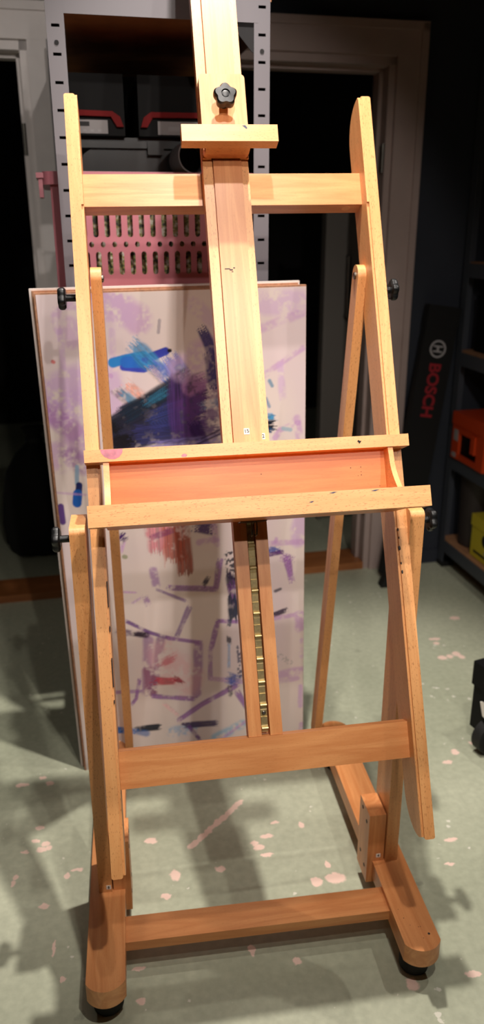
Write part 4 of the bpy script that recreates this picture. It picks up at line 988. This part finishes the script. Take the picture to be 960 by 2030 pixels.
# black sack in the dark left doorway
sk = empty('black_sack', tuple(ROOM @ Vector((-.60, .55, 0))), 'black sack slumped in the dark left doorway, half hidden by the boards', 'bag')
bm = bmesh.new()
prof = [(.0, 0), (.11, 0), (.16, .03), (.175, .13), (.165, .26), (.13, .38), (.08, .46), (.035, .50), (.028, .53), (.05, .57), (.0, .575)]
lathe_into(bm, prof, 32, 'z', (0, 0, 0), cap=False); bmesh.ops.remove_doubles(bm, verts=bm.verts, dist=1e-4)
for v in bm.verts:
    t = math.atan2(v.co.y, v.co.x); k = 1+.07*math.sin(5*t+6*v.co.z)+.04*math.sin(11*t-9*v.co.z); v.co.x *= k; v.co.y *= k
body = finish('sack_body', bm, M['bag_black'], sk, ROOM @ Matrix.Translation((-.60, .55, 0)))
lathe('tie', [(.036, .500), (.040, .512), (.036, .524)], M['rubber'], sk, ROOM @ Matrix.Translation((-.60, .55, 0)), seg=20)
keep(sk)

# ------------------------------------------------------------------ light: warm ceiling spots of the workshop, out of frame, and one added fill
def spot(name, loc, target, watts, size, blend, radius, col=(1, .925, .85)):
    l = bpy.data.lights.new(name, 'SPOT'); l.energy = watts; l.spot_size = math.radians(size); l.spot_blend = blend; l.shadow_soft_size = radius; l.color = col
    o = bpy.data.objects.new(name, l); COL.objects.link(o); o.location = loc
    o.rotation_euler = (Vector(target)-Vector(loc)).to_track_quat('-Z', 'Y').to_euler()
    return o
LIGHTS = [
    ('spot_overhead', (.06, .40, 2.92), (.0, .42, 0), 230, 58, .6, .022),
    ('spot_overhead_right', (1.16, .35, 2.42), (.75, .40, 0), 36, 80, .6, .02),
    ('spot_overhead_left', (-.95, .35, 2.42), (-.75, .40, 0), 10, 80, .6, .02),
    ('spot_middle', (.03, -.25, 2.42), (0, .44, 1.25), 34, 56, .5, .02),
    ('spot_front', (.22, -1.15, 2.42), (0, .35, 1.22), 36, 54, .5, .022),
    ('spot_front_left', (-.45, -1.15, 2.42), (0, .35, 1.22), 14, 54, .5, .022),
    ('spot_far', (.20, -1.95, 2.42), (-.1, .73, 1.20), 58, 44, .3, .022),
    ('spot_far_right', (1.00, -1.95, 2.42), (0, .73, 1.20), 36, 36, .25, .022),
    ('spot_lower', (.16, -.74, 2.42), (.03, .04, 0), 62, 66, .5, .022),
    ('fill_left_casing', (-1.35, -.70, 2.42), (-.52, 1.85, 1.65), 36, 30, .5, .022),  # added fill lamp, there only to brighten the left door casing
]
for a in LIGHTS: spot(*a)
w = bpy.data.worlds.new('workshop_dim'); SC.world = w; w.use_nodes = True
w.node_tree.nodes['Background'].inputs[0].default_value = (.9, .85, .8, 1); w.node_tree.nodes['Background'].inputs[1].default_value = .04

# ------------------------------------------------------------------ camera
cam = bpy.data.cameras.new('camera'); co = bpy.data.objects.new('camera', cam); COL.objects.link(co)
R_ = Vector((.9903086, -.13885067, -.00306139)); U_ = Vector((.05035173, .33840027, .93965417)); D_ = Vector((.12943564, .93070175, -.34211207))
co.matrix_world = basis((-.19592041, -1.07073343, 1.38738027), R_, U_, -D_)
cam.sensor_fit = 'VERTICAL'; cam.sensor_height = 36; cam.sensor_width = 36; cam.lens = 1550/2030*36
cam.clip_start = .05; cam.clip_end = 30
cam.dof.use_dof = True; cam.dof.focus_distance = 1.30; cam.dof.aperture_fstop = 3.4
SC.camera = co
SC.view_settings.view_transform = 'Standard'; SC.view_settings.look = 'None'
SC.view_settings.gamma = 1; SC.view_settings.use_curve_mapping = False
SC.view_settings.exposure = 0.0
